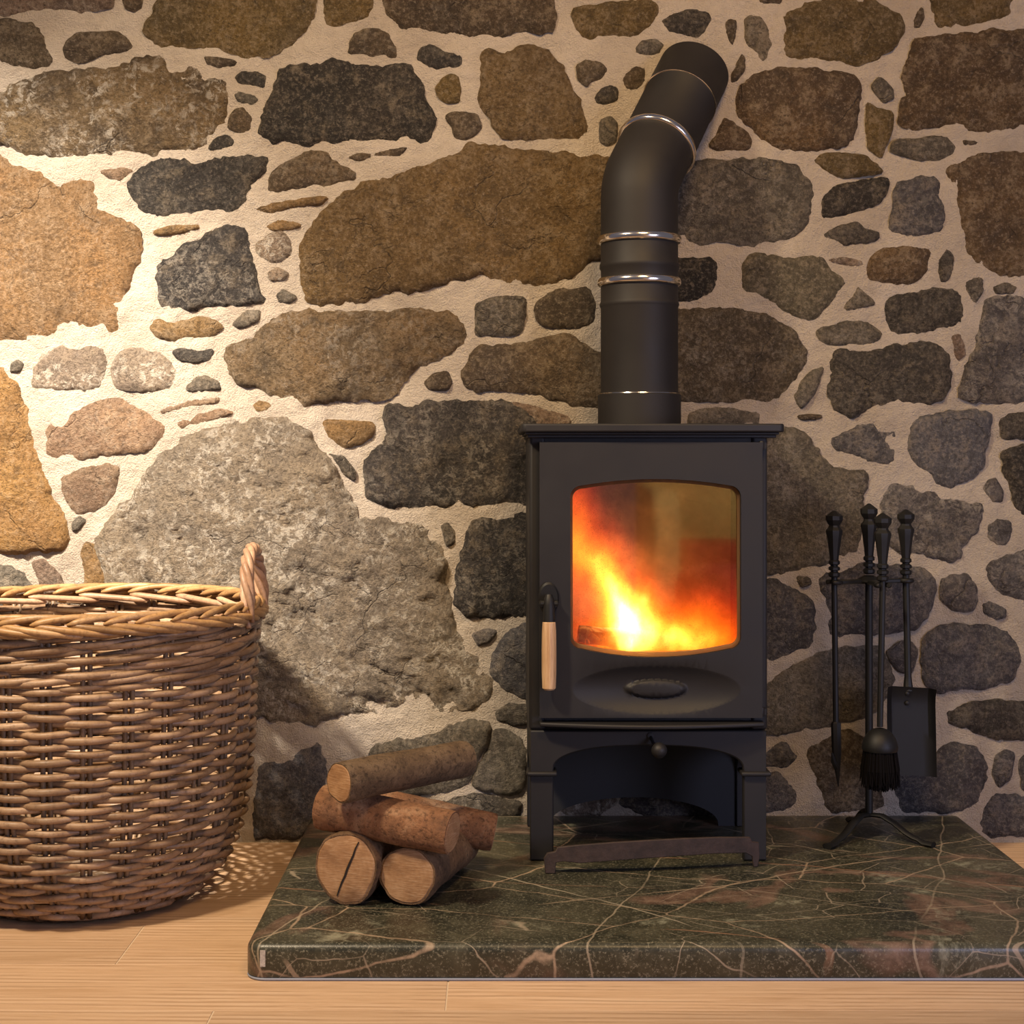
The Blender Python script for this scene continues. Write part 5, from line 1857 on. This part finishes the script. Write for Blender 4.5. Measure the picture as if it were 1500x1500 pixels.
# plaited rim: outer, upper and inner rods
RIM = .522
RR = .306
NB = 36
for k in range(NB):
    th0 = 2 * PI * k / NB + rnd.uniform(-.02, .02)
    # upper rod: rises from the outside, over the top, ends inside
    path, rad = [], []
    for i in range(15):
        t = i / 14
        th = th0 + .50 * t
        r = RR + .015 - .020 * t
        z = RIM - .006 + .019 * math.sin(PI * min(1, .12 + .75 * t)) - .002 * t
        path.append(bp(th, r, z))
        rad.append(.0060 * (1 - .7 * max(0, (abs(t - .5) * 2 - .75) / .25) ** 2))
    MB().tube(path, rad, 7, ref=(0, 0, 1)).build('rim_rod', M_cane_rim, basket, auto=180)
    # outer rod: slopes down over the outside
    path, rad = [], []
    for i in range(15):
        t = i / 14
        th = th0 + .10 + .46 * t
        r = RR + .010 + .009 * math.sin(PI * t)
        z = RIM + .004 - .020 * (1 - t)
        path.append(bp(th, r, z))
        rad.append(.0060 * (1 - .75 * max(0, (abs(t - .5) * 2 - .70) / .30) ** 2))
    path = [bp(th0 + .46 - .46 * i / 14, RR + .010 + .010 * math.sin(PI * i / 14), RIM + .000 - .019 * (1 - i / 14)) for i in range(15)]
    MB().tube(path, rad, 7, ref=(0, 0, 1)).build('rim_rod', M_cane_rim, basket, auto=180)
    # inner rod below the rim
    if k % 2 == 0:
        path = [bp(th0 + .48 * i / 14, RR - .014 - .006 * math.sin(PI * i / 14), RIM - .016 + .012 * i / 14) for i in range(15)]
        MB().tube(path, rad, 7, ref=(0, 0, 1)).build('rim_rod', M_cane_pale, basket, auto=180)
# base: woven disc and foot rim
m = MB()
for j in range(13):
    r = .03 + .155 * j / 12
    seg = 56
    path = [bp(2 * PI * i / seg, r, .012 + .003 * math.cos(PI * i * 7 / 28 + j * PI)) for i in range(seg)]
    m.tube(path, .0062, 5, closed=True, ref=(0, 0, 1))
m.build('base', M_cane_dark, basket, auto=180)
for k in range(3):
    path = []
    for i in range(120):
        th = 2 * PI * i / 120
        a = th * 14 + 2 * PI * k / 3
        path.append(bp(th, .187 + .0055 * math.cos(a), .0115 + .0052 * math.sin(a)))
    MB().tube(path, .0052, 6, closed=True, ref=(0, 0, 1)).build('foot_strand', M_cane_dark, basket, auto=180)
# handles: three strands twisted round an arch at each side
for side in (0, PI):
    parent = None
    H = .103
    for s in range(4):
        path, rad = [], []
        for i in range(64):
            t = i / 63
            a = PI * t
            th = side + .26 * -math.cos(a)
            zc_ = RIM - .020 + (H + .022) * math.sin(a) ** .62
            rc_ = RR + .004 + .013 * (1 - math.sin(a)) - .006 * math.sin(a)
            tw = 2 * PI * s / 4 + t * 2 * PI * 2.4
            qx, qz = .0072 * math.cos(tw), .0072 * math.sin(tw)
            # frame: radial and in-plane normal
            ca, sa = math.cos(a), math.sin(a)
            path.append(Vector(bp(th + (-ca) * qz / RR, rc_ + qx, zc_ + sa * qz)))
            rad.append(.0062 * (1 - .5 * max(0, abs(t - .5) * 2 - .9) / .1))
        o = MB().tube(path, rad, 8).build('handle_strand' if parent else 'handle', M_cane_pale, parent or basket, auto=180)
        if parent is None:
            parent = o
            o['label'] = 'pale twisted cane handle'
    # lashing crossing below the handle
    for s in (-1, 1):
        path = [bp(side + s * (.26 - .12 * i / 9), RR + .016 - .028 * i / 9, RIM - .03 + .055 * math.sin(i / 9 * 1.6)) for i in range(10)]
        MB().tube(path, .005, 7).build('handle_lashing', M_cane_pale, basket, auto=180)

# ------------------------------------------------------------------ behind the camera: what the stove glass mirrors
M_cream = mat_simple('cream_upholstery', (.74, .60, .24), .85, bump=(240, .3, .003), var=.06)
M_red = mat_simple('red_wool', (.50, .045, .035), .9, bump=(260, .4, .003), var=.15)
M_legs = mat_simple('dark_wood', (.05, .03, .02), .4)
AX, AY = 1.03, -4.35
chair = thing('armchair', 'cream armchair behind the camera, mirrored faintly in the stove glass', 'chair', (AX, AY, 0))


def arm_profile(x, w, y0, y1, z0, z1, r):
    """upholstered arm rounded at its front top corner"""
    pts = [(y0, z0), (y1, z0)]
    for k in range(9):
        a = k * PI / 16
        pts.append((y1 - r + r * math.cos(a), z1 - r + r * math.sin(a)))
    pts.append((y0, z1))
    m = MB()
    n_ = len(pts)
    m.add([(x, y, z) for y, z in pts] + [(x + w, y, z) for y, z in pts], [tuple(reversed(range(n_))), tuple(range(n_, 2 * n_))] + [(i, (i + 1) % n_, n_ + (i + 1) % n_, n_ + i) for i in range(n_)])
    return m


for s in (-.36, .24):
    arm_profile(AX + s, .12, AY - .32, AY + .34, .12, .66, .14).build('arm', M_cream, chair, bevel=.025, seg=3)
MB().box(AX - .235, AX + .235, AY - .30, AY + .30, .12, .30).build('seat_base', M_cream, chair, bevel=.02)
MB().box(AX - .23, AX + .23, AY - .22, AY + .32, .305, .42).build('seat_cushion', M_red, chair, bevel=.04, seg=4)['label'] = 'red seat cushion'
MB().box(AX - .36, AX + .36, AY - .46, AY - .325, .12, .96).build('backrest', M_cream, chair, bevel=.05, seg=4)
for sx_ in (-.31, .31):
    for sy_ in (-.40, .28):
        MB().lathe([(.016, 0), (.024, .119)], 12, (AX + sx_, AY + sy_, .0005)).build('leg', M_legs, chair)
pouf = thing('footstool', 'round red footstool in front of the cream armchair', 'footstool', (.93, -3.78, 0))
m = MB().lathe([(.13, .0), (.165, .01), (.185, .05), (.195, .15), (.19, .27), (.17, .325), (.12, .35), (.05, .358)], 32, (.93, -3.78, .0005))
m.build('cushion_body', M_red, pouf)
m = MB().lathe([(.012, 0), (.018, .003), (.012, .008)], 14, (.93, -3.78, .3565))
m.build('button', M_red, pouf)
